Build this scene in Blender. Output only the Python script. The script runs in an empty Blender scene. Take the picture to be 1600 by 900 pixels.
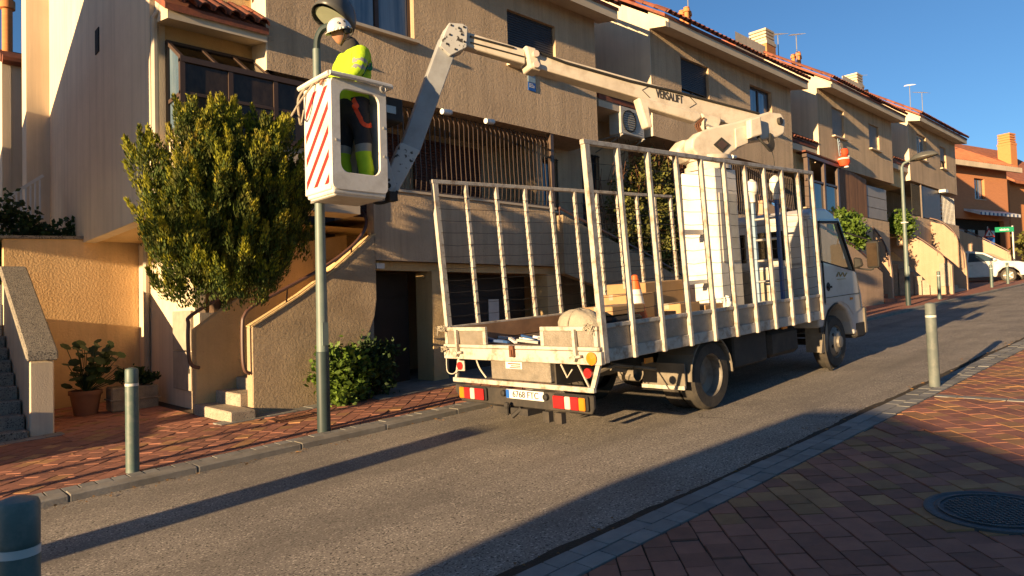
import bpy, bmesh, math, random
from mathutils import Vector, Matrix
random.seed(7)
sc = bpy.context.scene
col = bpy.data.collections.new('scene'); sc.collection.children.link(col)
R = math.radians
SLOPE = .0564                       # the street climbs towards +X
def gz(x): return SLOPE*x
# ------------------------------------------------------------------ camera
cam = bpy.data.objects.new('camera', bpy.data.cameras.new('camera')); sc.collection.objects.link(cam)
yaw, pitch, roll = .7507, .0353, -.0292
d = Vector((math.sin(yaw)*math.cos(pitch), math.cos(yaw)*math.cos(pitch), math.sin(pitch)))
r0 = Vector((math.cos(yaw), -math.sin(yaw), 0)); u0 = r0.cross(d)
r1 = math.cos(roll)*r0+math.sin(roll)*u0; u1 = -math.sin(roll)*r0+math.cos(roll)*u0
m = Matrix((r1, u1, -d)).transposed().to_4x4(); m.translation = (0, 0, 1.496)
cam.matrix_world = m
cam.data.sensor_width = 36; cam.data.lens = 1081.4/1600*36
cam.data.clip_start = .05; cam.data.clip_end = 2000
sc.camera = cam
# ------------------------------------------------------------------ sky and sun
AZ, EL = R(5.0), R(7.6)             # sunlight travels towards +X, a little towards the houses
w = bpy.data.worlds.new('World'); sc.world = w; w.use_nodes = True
nt = w.node_tree; bg = nt.nodes['Background']
sky = nt.nodes.new('ShaderNodeTexSky'); sky.sky_type = 'NISHITA'; sky.sun_disc = False
sky.sun_elevation = EL
sdir = Vector((-math.cos(EL)*math.cos(AZ), -math.cos(EL)*math.sin(AZ), math.sin(EL)))
sky.sun_rotation = math.atan2(sdir.x, sdir.y)
sky.air_density = 1.0; sky.dust_density = .1; sky.ozone_density = 4.0; sky.altitude = 700
nt.links.new(sky.outputs[0], bg.inputs[0]); bg.inputs[1].default_value = .066
sun = bpy.data.objects.new('sun', bpy.data.lights.new('sun', 'SUN')); sc.collection.objects.link(sun)
sun.data.energy = 5.0; sun.data.angle = R(.5); sun.data.color = (1, .695, .37)
sun.rotation_euler = sdir.to_track_quat('Z', 'Y').to_euler()
sc.view_settings.view_transform = 'Standard'; sc.view_settings.look = 'None'
sc.view_settings.exposure = 1.5; sc.view_settings.gamma = 1; sc.view_settings.use_curve_mapping = False
sc.render.engine = 'CYCLES'
# ------------------------------------------------------------------ materials
def M(name, c, c2=None, rough=.8, scale=3., detail=5, bump=0, bscale=40, bdist=.01, metallic=0, spec=.3,
      rnd=0, island=0, dirt=None, dscale=1.5, damt=.5, stretch=(1,1,1), trans=0, alpha=None, coat=0, bdet=4, bro=.55, speck2=None, streak=0, lanes=0, speck=None, cracks=0):
    m = bpy.data.materials.new(name); m.use_nodes = True
    n = m.node_tree.nodes; L = m.node_tree.links; b = n['Principled BSDF']
    geo = n.new('ShaderNodeNewGeometry')
    mp = n.new('ShaderNodeMapping'); mp.inputs['Scale'].default_value = stretch
    L.new(geo.outputs['Position'], mp.inputs[0])
    def noise(s, det=5, ro=.6):
        t = n.new('ShaderNodeTexNoise'); t.inputs['Scale'].default_value = s; t.inputs['Detail'].default_value = det
        t.inputs['Roughness'].default_value = ro; L.new(mp.outputs[0], t.inputs['Vector']); return t
    def mix(fac, a, bb, mode='MIX'):
        x = n.new('ShaderNodeMix'); x.data_type = 'RGBA'; x.blend_type = mode
        for s, v in ((x.inputs[0], fac), (x.inputs[6], a), (x.inputs[7], bb)):
            if hasattr(v, 'links'): L.new(v, s)
            elif isinstance(v, (int, float)): s.default_value = v
            else: s.default_value = (*v, 1)
        return x.outputs[2]
    def ramp(src, a, bb):
        t = n.new('ShaderNodeMapRange'); t.inputs[1].default_value = a; t.inputs[2].default_value = bb; L.new(src, t.inputs[0]); return t.outputs[0]
    c2 = c2 or tuple(v*.75 for v in c)
    out = mix(ramp(noise(scale, detail).outputs[0], .32, .68), c, c2)
    if island:
        x = mix(geo.outputs['Random Per Island'], (1-island,)*3, (1+island,)*3)
        out = mix(1.0, out, x, 'MULTIPLY')
    if rnd:
        oi = n.new('ShaderNodeObjectInfo')
        out = mix(1.0, out, mix(oi.outputs['Random'], (1-rnd,)*3, (1+rnd,)*3), 'MULTIPLY')
    if speck:
        out = mix(ramp(noise(speck[1], 2, .5).outputs[0], speck[2], speck[2]+.08), out, speck[0])
    if speck2:
        out = mix(ramp(noise(speck2[1], 2, .5).outputs[0], speck2[2], speck2[2]+.06), out, speck2[0])
    if dirt:
        f = noise(dscale, 8, .7).outputs[0]
        f2 = n.new('ShaderNodeMath'); f2.operation = 'MULTIPLY'; L.new(ramp(f, .48, .68), f2.inputs[0]); f2.inputs[1].default_value = damt
        out = mix(f2.outputs[0], out, dirt)
    if streak or lanes:
        mp2 = n.new('ShaderNodeMapping'); mp2.inputs['Scale'].default_value = (7,7,.22) if streak else (.07,1.5,1); L.new(geo.outputs['Position'], mp2.inputs[0])
        ns = n.new('ShaderNodeTexNoise'); ns.inputs['Scale'].default_value = 1; ns.inputs['Detail'].default_value = 6; ns.inputs['Roughness'].default_value = .65; L.new(mp2.outputs[0], ns.inputs['Vector'])
        sf = n.new('ShaderNodeMath'); sf.operation = 'MULTIPLY'; L.new(ramp(ns.outputs[0], .46, .72), sf.inputs[0]); sf.inputs[1].default_value = streak or lanes
        out = mix(sf.outputs[0], out, tuple(v_*.5 for v_ in c))
    if cracks:
        v = n.new('ShaderNodeTexVoronoi'); v.feature = 'DISTANCE_TO_EDGE'; v.inputs['Scale'].default_value = cracks
        wv = noise(1.3, 6, .7); add = n.new('ShaderNodeVectorMath'); add.operation = 'ADD'
        L.new(mp.outputs[0], add.inputs[0]); L.new(wv.outputs[1], add.inputs[1]); L.new(add.outputs[0], v.inputs['Vector'])
        f = n.new('ShaderNodeMath'); f.operation = 'MULTIPLY'
        L.new(ramp(v.outputs[0], .010, .002), f.inputs[0]); L.new(ramp(noise(.35, 2).outputs[0], .52, .6), f.inputs[1])
        out = mix(f.outputs[0], out, tuple(v_*.25 for v_ in c))
    L.new(out, b.inputs['Base Color'])
    b.inputs['Roughness'].default_value = rough; b.inputs['Metallic'].default_value = metallic
    b.inputs['Specular IOR Level'].default_value = spec; b.inputs['Coat Weight'].default_value = coat
    if bump:
        t = noise(bscale, bdet, bro); bn = n.new('ShaderNodeBump'); bn.inputs['Strength'].default_value = bump
        bn.inputs['Distance'].default_value = bdist; L.new(t.outputs[0], bn.inputs['Height']); L.new(bn.outputs[0], b.inputs['Normal'])
    if trans:
        tr = n.new('ShaderNodeBsdfTranslucent'); L.new(out, tr.inputs[0]); mx = n.new('ShaderNodeMixShader'); mx.inputs[0].default_value = trans
        L.new(b.outputs[0], mx.inputs[1]); L.new(tr.outputs[0], mx.inputs[2]); L.new(mx.outputs[0], n['Material Output'].inputs[0])
    return m
def glass_mat(name, tint=(.85,.95,.93), refl=.25):
    m = bpy.data.materials.new(name); m.use_nodes = True; n = m.node_tree.nodes; L = m.node_tree.links
    n.remove(n['Principled BSDF'])
    t = n.new('ShaderNodeBsdfTransparent'); t.inputs[0].default_value = (*tint, 1)
    g = n.new('ShaderNodeBsdfGlossy'); g.inputs['Roughness'].default_value = .02
    fr = n.new('ShaderNodeLayerWeight'); fr.inputs[0].default_value = .5
    pw = n.new('ShaderNodeMath'); pw.operation = 'POWER'; pw.inputs[1].default_value = 5; L.new(fr.outputs['Facing'], pw.inputs[0])
    ad = n.new('ShaderNodeMath'); ad.operation = 'MULTIPLY_ADD'; ad.inputs[1].default_value = .7; ad.inputs[2].default_value = refl; L.new(pw.outputs[0], ad.inputs[0])
    mx = n.new('ShaderNodeMixShader'); L.new(ad.outputs[0], mx.inputs[0]); L.new(t.outputs[0], mx.inputs[1]); L.new(g.outputs[0], mx.inputs[2])
    L.new(mx.outputs[0], n['Material Output'].inputs[0]); return m
m_asph = M('asphalt', (.28,.245,.20), (.215,.19,.16), rough=.85, scale=1.1, bump=1, bscale=150, bdist=.007, bdet=8, bro=.75, speck=((.52,.46,.38),62,.57), speck2=((.05,.043,.036),66,.575), dirt=(.11,.095,.08), dscale=.55, damt=.5, cracks=.6, lanes=.75)
m_ground = M('ground_soil', (.16,.13,.09), rough=1, bump=.5, bscale=20)
m_kerb = M('kerb_concrete', (.25,.235,.205), (.18,.165,.14), rough=.9, scale=5, bump=.6, bscale=60, bdist=.006, dirt=(.09,.075,.055), dscale=2)
m_tile_red = M('paver_red', (.30,.125,.08), (.22,.095,.065), rough=.85, scale=7, bump=.5, bscale=90, bdist=.004, rnd=.22, dirt=(.15,.08,.055), dscale=3, damt=.35)
m_tile_yel = M('paver_ochre', (.36,.19,.085), (.28,.14,.065), rough=.85, scale=7, bump=.5, bscale=90, bdist=.004, rnd=.2, dirt=(.14,.09,.05), dscale=3, damt=.4)
m_tile_bed = M('paver_joint', (.055,.04,.032), rough=1, bump=.4, bscale=80)
m_tile_gr = M('paver_grey', (.22,.215,.195), (.16,.155,.145), rough=.9, scale=6, bump=.5, bscale=90, bdist=.004, rnd=.2)
m_stucco = M('stucco_brown', (.57,.425,.28), (.48,.355,.235), rough=.95, scale=1.2, bump=1, bscale=20, bdist=.042, bdet=12, bro=.72, stretch=(1.1,1,.75), dirt=(.36,.26,.175), dscale=.7, damt=.5, streak=.6)
m_cream = M('stucco_cream', (.66,.55,.41), (.59,.49,.36), rough=.95, scale=.9, bump=.5, bscale=55, bdist=.006, dirt=(.44,.355,.26), dscale=.6, damt=.35, streak=.4)
m_tan = M('stucco_tan', (.74,.50,.25), (.66,.43,.21), rough=.95, scale=1.1, bump=.8, bscale=30, bdist=.012, dirt=(.45,.29,.15), dscale=.9, damt=.35, streak=.3)
m_yell = M('stucco_yellow', (.66,.47,.24), (.58,.41,.205), rough=.95, scale=1.5, bump=1, bscale=28, bdist=.03, bdet=10, bro=.7, dirt=(.34,.24,.13), dscale=1.2, damt=.3, streak=.22)
m_rough = M('stucco_rough', (.48,.36,.23), (.38,.28,.18), rough=1, scale=2, bump=1, bscale=24, bdist=.03, bdet=10, bro=.72, dirt=(.24,.18,.11), dscale=1, damt=.4)
m_granite = M('granite_step', (.40,.34,.26), (.30,.25,.19), rough=.85, scale=9, bump=.6, bscale=120, bdist=.005, speck=((.09,.08,.07),75,.58))
m_coping = M('granite_coping', (.30,.27,.22), (.2,.18,.15), rough=.9, scale=12, bump=1, bscale=70, bdist=.01, speck=((.06,.055,.05),60,.55))
m_brickstep = M('brick_step', (.30,.12,.06), (.22,.085,.05), rough=.85, scale=8, bump=.4, bscale=60)
m_terra = M('roof_terracotta', (.27,.085,.045), (.17,.06,.04), rough=.85, scale=5, rnd=.3, bump=.3, bscale=60, dirt=(.06,.045,.035), dscale=4, damt=.6)
m_terra_l = M('roof_terracotta_light', (.36,.13,.06), (.26,.09,.045), rough=.85, scale=3, rnd=.25, dirt=(.14,.06,.035), dscale=3)
m_fascia = M('fascia_cream', (.60,.50,.37), (.52,.43,.31), rough=.9, scale=1, dirt=(.35,.28,.2), dscale=1.5, damt=.4)
m_dark = M('dark_void', (.02,.018,.016), rough=.9)
m_brown = M('brown_metal', (.075,.04,.028), (.05,.03,.022), rough=.45, scale=6, spec=.5)
m_bars = M('bar_bronze', (.10,.065,.045), (.065,.045,.033), rough=.5, scale=9, spec=.5, bump=.2)
m_rail = M('handrail_brown', (.11,.055,.04), (.08,.04,.03), rough=.4, scale=8, spec=.5)
m_shut = M('shutter_slat', (.05,.05,.055), (.035,.035,.04), rough=.5, scale=4, spec=.4)
m_shut_g = M('shutter_grey', (.34,.31,.28), (.28,.26,.24), rough=.6, scale=4)
m_shut_r = M('shutter_red', (.13,.045,.03), (.09,.035,.025), rough=.7, scale=5)
m_pane = M('window_glass', (.035,.06,.085), (.02,.035,.05), rough=.06, scale=1.2, spec=.8)
m_pane_b = M('window_glass_curtain', (.20,.26,.31), (.05,.10,.16), rough=.08, scale=2.4, spec=.8, stretch=(3,1,.2))
m_frame = M('window_frame', (.07,.045,.035), rough=.5)
m_frame_w = M('window_frame_white', (.62,.60,.55), rough=.5)
m_alu = M('aluminium', (.42,.40,.36), (.34,.32,.29), rough=.4, metallic=.5, scale=6)
m_pane_g = M('gallery_pane', (.03,.022,.016), (.055,.038,.025), rough=.12, scale=5, spec=.25, stretch=(3,1,1.5))
m_glass = glass_mat('clear_glass', (.86,.9,.86), .035); m_glass_sky = glass_mat('gallery_glass', (.5,.52,.52), .1)
m_glass_d = glass_mat('tinted_glass', (.25,.27,.28), .05)
m_wood = M('slat_wood', (.24,.125,.06), (.16,.08,.04), rough=.7, scale=3, stretch=(6,6,.6), rnd=.2)
m_white = M('white_paint', (.66,.63,.57), (.58,.55,.49), rough=.55, scale=2, dirt=(.3,.25,.19), dscale=3, damt=.45, bump=.1)
m_whdirty = M('truck_white_worn', (.47,.43,.365), (.40,.365,.305), rough=.6, scale=3, dirt=(.17,.11,.065), dscale=9, damt=.9, bump=.25, bscale=50, bdist=.004)
m_cabp = M('cab_paint', (.50,.48,.45), (.44,.42,.39), rough=.28, scale=1.5, spec=.5, coat=.4, dirt=(.27,.23,.18), dscale=2.2, damt=.4)
m_cheq = M('chequer_aluminium', (.30,.26,.21), (.21,.185,.15), rough=.45, metallic=.35, scale=9, bump=.9, bscale=55, bdist=.006, stretch=(1,1,1.4), dirt=(.2,.16,.11), dscale=3)
m_boom = M('boom_cream', (.56,.50,.41), (.49,.43,.35), rough=.5, scale=2.2, dirt=(.27,.21,.15), dscale=4, damt=.5)
m_boomg = M('boom_grey', (.30,.31,.32), (.26,.27,.28), rough=.45, scale=2.2, dirt=(.17,.16,.15), dscale=4, damt=.4)
m_chip = M('boom_chipped', (.42,.42,.41), (.36,.36,.35), rough=.55, scale=6, speck=((.04,.035,.03),17,.6))
m_black = M('black_rubber', (.018,.017,.016), (.03,.028,.025), rough=.7, scale=8)
m_tyre = M('tyre', (.035,.032,.028), (.06,.052,.042), rough=.9, scale=7, bump=.5, bscale=60, dirt=(.12,.10,.075), dscale=2, damt=.6)
m_rim = M('rim_grey', (.22,.20,.17), (.15,.135,.115), rough=.6, metallic=.3, scale=6, dirt=(.07,.055,.04), dscale=6)
m_chassis = M('chassis_black', (.025,.023,.021), (.04,.035,.03), rough=.75, scale=5, dirt=(.09,.07,.05), dscale=3)
m_mud = M('mudguard_dusty', (.23,.20,.155), (.15,.13,.10), rough=.8, scale=5, dirt=(.08,.065,.05), dscale=4)
m_redl = M('lens_red', (.42,.02,.02), rough=.2, spec=.6, coat=.5); m_oral = M('lens_amber', (.62,.22,.015), rough=.2, spec=.6, coat=.5); m_whl = M('lens_white', (.6,.5,.42), rough=.2, spec=.6)
m_deck = M('deck_wood', (.17,.115,.075), (.10,.07,.05), rough=.85, scale=4, stretch=(.5,6,1))
m_pole = M('lamp_green_grey', (.13,.17,.155), (.10,.135,.125), rough=.5, scale=4, spec=.5, dirt=(.2,.2,.17), dscale=9, damt=.25)
m_poled = M('lamp_base_dark', (.035,.055,.055), rough=.5)
m_bol = M('bollard_green', (.085,.13,.115), (.065,.1,.09), rough=.5, scale=6, spec=.5, dirt=(.23,.22,.19), dscale=11, damt=.4)
m_bolg = M('bollard_worn', (.12,.14,.13), (.09,.105,.1), rough=.6, scale=6, dirt=(.2,.2,.175), dscale=9, damt=.5)
m_ring = M('ring_reflective', (.6,.58,.53), rough=.3)
m_orange = M('cone_orange', (.62,.11,.02), (.5,.09,.02), rough=.5, scale=6); m_conew = M('cone_white', (.7,.66,.6), rough=.4)
m_card = M('cardboard', (.38,.235,.115), (.31,.19,.09), rough=.9, scale=5, rnd=.15)
m_canvas = M('canvas_grey', (.36,.32,.245), (.28,.245,.185), rough=.95, scale=6, bump=.6, bscale=25, bdist=.02)
m_hivis = M('hi_vis_yellow', (.42,.62,.02), (.35,.53,.02), rough=.8, scale=6, bump=.5, bscale=14, bdist=.02)
m_trous = M('trousers_black', (.018,.018,.022), (.03,.03,.034), rough=.9, scale=6, bump=.6, bscale=16, bdist=.02)
m_reflt = M('reflective_grey', (.27,.27,.25), rough=.5); m_skin = M('skin', (.45,.22,.14), rough=.6); m_helm = M('helmet_white', (.68,.67,.63), rough=.25, spec=.5)
m_green = M('strap_green', (.02,.22,.09), rough=.7); m_redst = M('strap_orange_red', (.68,.07,.02), rough=.7); m_red = M('stripe_red', (.45,.03,.025), rough=.5)
m_brick = M('brick_orange', (.52,.22,.10), (.43,.18,.085), rough=.9, scale=6, stretch=(.6,.6,5), bump=.5, bscale=8, bdist=.01)
m_brickd = M('brick_orange_bright', (.55,.23,.085), (.47,.19,.07), rough=.9, scale=6, stretch=(.6,.6,5), bump=.4, bscale=8, bdist=.01)
m_ac = M('ac_white', (.5,.48,.43), rough=.6, dirt=(.3,.26,.2), dscale=5)
m_blue = M('blue_paint', (.03,.08,.22), rough=.5); m_bluel = M('blue_pale', (.25,.36,.46), rough=.4)
m_iron = M('cast_iron', (.075,.085,.09), (.05,.058,.062), rough=.6, metallic=.3, scale=12, bump=.5, bscale=60)
m_rust = M('rust', (.17,.07,.035), (.1,.045,.025), rough=.9, scale=10)
m_carw = M('car_white', (.62,.61,.58), rough=.2, coat=.5)
m_gold = M('gold_script', (.38,.27,.09), rough=.5)
m_thuja_t = M('thuja_tip', (.33,.31,.022), (.2,.22,.018), rough=.7, scale=2.2, detail=3, island=.4, trans=.3, dirt=(.27,.17,.03), dscale=3, damt=.6)
m_thuja = M('thuja_leaf', (.085,.115,.016), (.04,.068,.012), rough=.7, scale=2.6, detail=3, island=.45, trans=.28, dirt=(.19,.14,.03), dscale=4, damt=.5)
m_leaf = M('shrub_leaf', (.13,.20,.025), (.06,.11,.02), rough=.5, scale=3.5, detail=3, island=.45, trans=.3)
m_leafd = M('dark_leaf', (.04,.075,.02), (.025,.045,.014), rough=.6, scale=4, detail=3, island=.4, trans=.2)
m_leafo = M('olive_leaf', (.16,.16,.035), (.09,.11,.025), rough=.7, scale=3, detail=3, island=.45, trans=.3, dirt=(.26,.15,.04), dscale=3, damt=.5)
m_bark = M('bark', (.13,.085,.055), rough=1, scale=9, bump=1, bscale=30, stretch=(3,3,.5))
m_pot = M('pot_clay', (.24,.11,.065), rough=.85); m_stonep = M('planter_stone', (.30,.24,.165), (.21,.165,.115), rough=.9, scale=8, bump=.7, bscale=50, bdist=.01)
m_greensg = M('sign_green', (.02,.27,.13), rough=.4); m_signw = M('sign_white', (.7,.69,.66), rough=.4); m_signb = M('sign_blue', (.02,.11,.42), rough=.4)
m_pipe = M('downpipe', (.42,.36,.28), rough=.5)
m_mbox = M('meter_box', (.36,.31,.245), (.28,.245,.2), rough=.8, scale=5, dirt=(.2,.17,.13), dscale=4)
m_gdoor = M('garage_door', (.035,.027,.022), (.025,.02,.018), rough=.6, scale=3)
m_gut = M('gutter_dirt', (.03,.024,.017), (.05,.04,.028), rough=1, bump=1, bscale=60, bdist=.02)
m_litter = M('dry_leaf', (.24,.13,.04), (.13,.07,.03), rough=.9, island=.5)
m_plastic = M('plastic_white', (.6,.6,.58), rough=.25, bump=1, bscale=18, bdist=.03)
# ------------------------------------------------------------------ mesh builder
ORG = {}
class MB:
    def __init__(s): s.v = []; s.f = []; s.mi = []; s.cur = 0
    def q(s, pts):
        i = len(s.v); s.v += [tuple(p) for p in pts]; s.f.append(tuple(range(i, i+len(pts)))); s.mi.append(s.cur); return s
    def box(s, x0, x1, y0, y1, z0, z1):
        return s.hexa([(x0,y0,z0),(x1,y0,z0),(x1,y1,z0),(x0,y1,z0),(x0,y0,z1),(x1,y0,z1),(x1,y1,z1),(x0,y1,z1)])
    def hexa(s, p):
        i = len(s.v); s.v += [tuple(a) for a in p]
        for f in ((0,3,2,1),(4,5,6,7),(0,1,5,4),(1,2,6,5),(2,3,7,6),(3,0,4,7)): s.f.append(tuple(i+k for k in f)); s.mi.append(s.cur)
        return s
    def sbox(s, x0, x1, y0, y1, h0, h1):                 # box that follows the street's slope
        return s.hexa([(x,y,gz(x)+h) for h in (h0,h1) for x,y in ((x0,y0),(x1,y0),(x1,y1),(x0,y1))])
    def prism(s, poly, axis, a, b):                      # polygon (2D) extruded along an axis
        n = len(poly); i = len(s.v)
        def P(u, v, w): return {'x':(w,u,v), 'y':(u,w,v), 'z':(u,v,w)}[axis]
        s.v += [P(u,v,a) for u,v in poly]+[P(u,v,b) for u,v in poly]
        s.f.append(tuple(range(i,i+n))[::-1]); s.f.append(tuple(range(i+n,i+2*n))); s.mi += [s.cur]*2
        for k in range(n): s.f.append((i+k,i+(k+1)%n,i+n+(k+1)%n,i+n+k)); s.mi.append(s.cur)
        return s
    def tube(s, path, r, n=6, cap=True, rs=None):
        path = [Vector(p) for p in path]; i = len(s.v); K = len(path); up = None
        for k, p in enumerate(path):
            t = (path[min(k+1,K-1)]-path[max(k-1,0)]).normalized()
            if up is None:
                up = Vector((0,0,1)) if abs(t.z) < .9 else Vector((1,0,0))
            a = t.cross(up).normalized(); b = a.cross(t).normalized(); up = b
            rr = rs[k] if rs else r
            for j in range(n):
                an = 2*math.pi*(j+.5)/n; s.v.append(tuple(p+(a*math.cos(an)+b*math.sin(an))*rr))
        for k in range(K-1):
            for j in range(n):
                s.f.append((i+k*n+j, i+k*n+(j+1)%n, i+(k+1)*n+(j+1)%n, i+(k+1)*n+j)); s.mi.append(s.cur)
        if cap:
            s.f.append(tuple(i+j for j in range(n))[::-1]); s.f.append(tuple(i+(K-1)*n+j for j in range(n))); s.mi += [s.cur]*2
        return s
    def lathe(s, prof, c, axis=(0,0,1), n=20, a0=0, a1=2*math.pi):      # profile of (radius, offset along axis)
        ax = Vector(axis).normalized(); t = Vector((1,0,0)) if abs(ax.x) < .8 else Vector((0,1,0))
        u = ax.cross(t).normalized(); w_ = ax.cross(u); c = Vector(c); i = len(s.v); full = abs(a1-a0-2*math.pi) < 1e-6
        m = n if full else n+1
        for r, o in prof:
            for j in range(m):
                an = a0+(a1-a0)*j/n; s.v.append(tuple(c+ax*o+(u*math.cos(an)+w_*math.sin(an))*r))
        for k in range(len(prof)-1):
            for j in range(n):
                j2 = (j+1) % m; s.f.append((i+k*m+j, i+k*m+j2, i+(k+1)*m+j2, i+(k+1)*m+j)); s.mi.append(s.cur)
        return s
    def beam(s, p0, p1, w, h, h1=None, up=(0,0,1), w1=None):
        p0 = Vector(p0); p1 = Vector(p1); t = (p1-p0).normalized(); a = t.cross(Vector(up)).normalized(); b = a.cross(t)
        h1 = h1 or h; w1 = w1 or w
        P = [p0-a*w/2-b*h/2, p0+a*w/2-b*h/2, p1+a*w1/2-b*h1/2, p1-a*w1/2-b*h1/2, p0-a*w/2+b*h/2, p0+a*w/2+b*h/2, p1+a*w1/2+b*h1/2, p1-a*w1/2+b*h1/2]
        return s.hexa(P)
    def build(s, name, mat, parent=None, org=None, smooth=False, bev=0, seg=1, mats=None):
        o0 = Vector(ORG[parent.name]) if parent else Vector(org or (0,0,0))
        me = bpy.data.meshes.new(name); me.from_pydata([tuple(Vector(v)-o0) for v in s.v], [], s.f)
        for mm in (mats or [mat]): me.materials.append(mm)
        if mats: me.polygons.foreach_set('material_index', s.mi)
        bm = bmesh.new(); bm.from_mesh(me); bmesh.ops.recalc_face_normals(bm, faces=bm.faces); bm.to_mesh(me); bm.free()
        if smooth: me.polygons.foreach_set('use_smooth', [True]*len(me.polygons))
        o = bpy.data.objects.new(name, me); col.objects.link(o); ORG[o.name] = tuple(o0)
        if parent: o.parent = parent
        else: o.location = o0
        if bev:
            b = o.modifiers.new('bevel', 'BEVEL'); b.width = bev; b.segments = seg; b.limit_method = 'ANGLE'; b.angle_limit = R(40)
        if smooth:
            try: me.set_sharp_from_angle(angle=R(42))
            except Exception: pass
        return o
def thing(name, label, cat, base, group=None, rot=None):
    o = bpy.data.objects.new(name, None); col.objects.link(o); o.location = base; o.empty_display_size = .2
    ORG[o.name] = tuple(base); tag(o, label, cat, group)
    if rot: o.rotation_euler = rot
    return o
def tag(o, label, cat, group=None, kind=None):
    if label: o['label'] = label
    if cat: o['category'] = cat
    if group: o['group'] = group
    if kind: o['kind'] = kind
    return o
def struct(o, label=None):
    o['kind'] = 'structure'
    if label: o['label'] = label
    return o
def copy_tree(o, parent=None):
    c = o.copy(); col.objects.link(c); c.parent = parent; ORG[c.name] = ORG.get(o.name, (0,0,0))
    for ch in list(o.children): copy_tree(ch, c)
    return c
def bx(name, mat, parent, x0, x1, y0, y1, z0, z1, bev=0):
    return MB().box(x0,x1,y0,y1,z0,z1).build(name, mat, parent, bev=bev)
def text(name, body, size, mat, parent, origin, right, up, align='CENTER', ext=.002, xs=1, bold=0):
    cu = bpy.data.curves.new('t', 'FONT'); cu.body = body; cu.size = size; cu.extrude = ext; cu.align_x = align; cu.align_y = 'CENTER'; cu.offset = bold
    t = bpy.data.objects.new('t', cu); col.objects.link(t); bpy.context.view_layer.update()
    me = bpy.data.meshes.new_from_object(t.evaluated_get(bpy.context.evaluated_depsgraph_get())); bpy.data.objects.remove(t)
    rt = Vector(right).normalized(); upv = Vector(up).normalized(); nn = rt.cross(upv)
    mt = Matrix((rt*xs, upv, nn)).transposed().to_4x4(); o0 = Vector(ORG[parent.name]); mt.translation = Vector(origin)-o0
    me.transform(mt); me.materials.clear(); me.materials.append(mat)
    o = bpy.data.objects.new(name, me); col.objects.link(o); o.parent = parent; ORG[o.name] = tuple(o0); return o
# ------------------------------------------------------------------ ground, road, pavements
def strip(name, mat, x0, x1, y0, y1, h, n=60, thick=.3):
    b = MB()
    for k in range(n):
        a = x0+(x1-x0)*k/n; c = x0+(x1-x0)*(k+1)/n
        b.q([(a,y0,gz(a)+h),(c,y0,gz(c)+h),(c,y1,gz(c)+h),(a,y1,gz(a)+h)])
    b.q([(x0,y0,gz(x0)+h-thick),(x1,y0,gz(x1)+h-thick),(x1,y0,gz(x1)+h),(x0,y0,gz(x0)+h)])
    b.q([(x0,y1,gz(x0)+h-thick),(x1,y1,gz(x1)+h-thick),(x1,y1,gz(x1)+h),(x0,y1,gz(x0)+h)])
    return b.build(name, mat)
b = MB(); b.q([(x,y,gz(x)-.12) for x,y in ((-300,-300),(500,-300),(500,300),(-300,300))]); struct(b.build('ground', m_ground))
struct(strip('road', m_asph, -40, 62, 2.55, 6.7, 0, thick=.08))
fp = struct(strip('far_pavement', m_tile_bed, -40, 16, 6.7, 14, .036, thick=.1))
fp2 = struct(strip('far_pavement_beyond', m_tile_red, 16, 62, 6.7, 14, .05, thick=.1))
npv = struct(strip('near_pavement', m_tile_bed, -40, 62, -14, 2.6, .022, thick=.1))
def clip(poly, reg):
    out = poly
    for k in range(len(reg)):
        a = reg[k]; bb = reg[(k+1) % len(reg)]; ex, ey = bb[0]-a[0], bb[1]-a[1]; inp = out; out = []
        def side(p): return ex*(p[1]-a[1])-ey*(p[0]-a[0])
        for i in range(len(inp)):
            p, q = inp[i], inp[(i+1) % len(inp)]; sp, sq = side(p), side(q)
            if sp >= 0: out.append(p)
            if (sp >= 0) != (sq >= 0):
                t = sp/(sp-sq); out.append((p[0]+t*(q[0]-p[0]), p[1]+t*(q[1]-p[1])))
        if len(out) < 3: return None
    return out
CI = cam.matrix_world.inverted()
def seen(x, y, z, mx=60):
    p = CI @ Vector((x,y,z))
    if p.z > -.3: return None
    px = 800-1081.4*p.x/p.z; py = 450+1081.4*p.y/p.z
    return -p.z if -mx < px < 1600+mx and -mx < py < 900+mx else None
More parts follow.
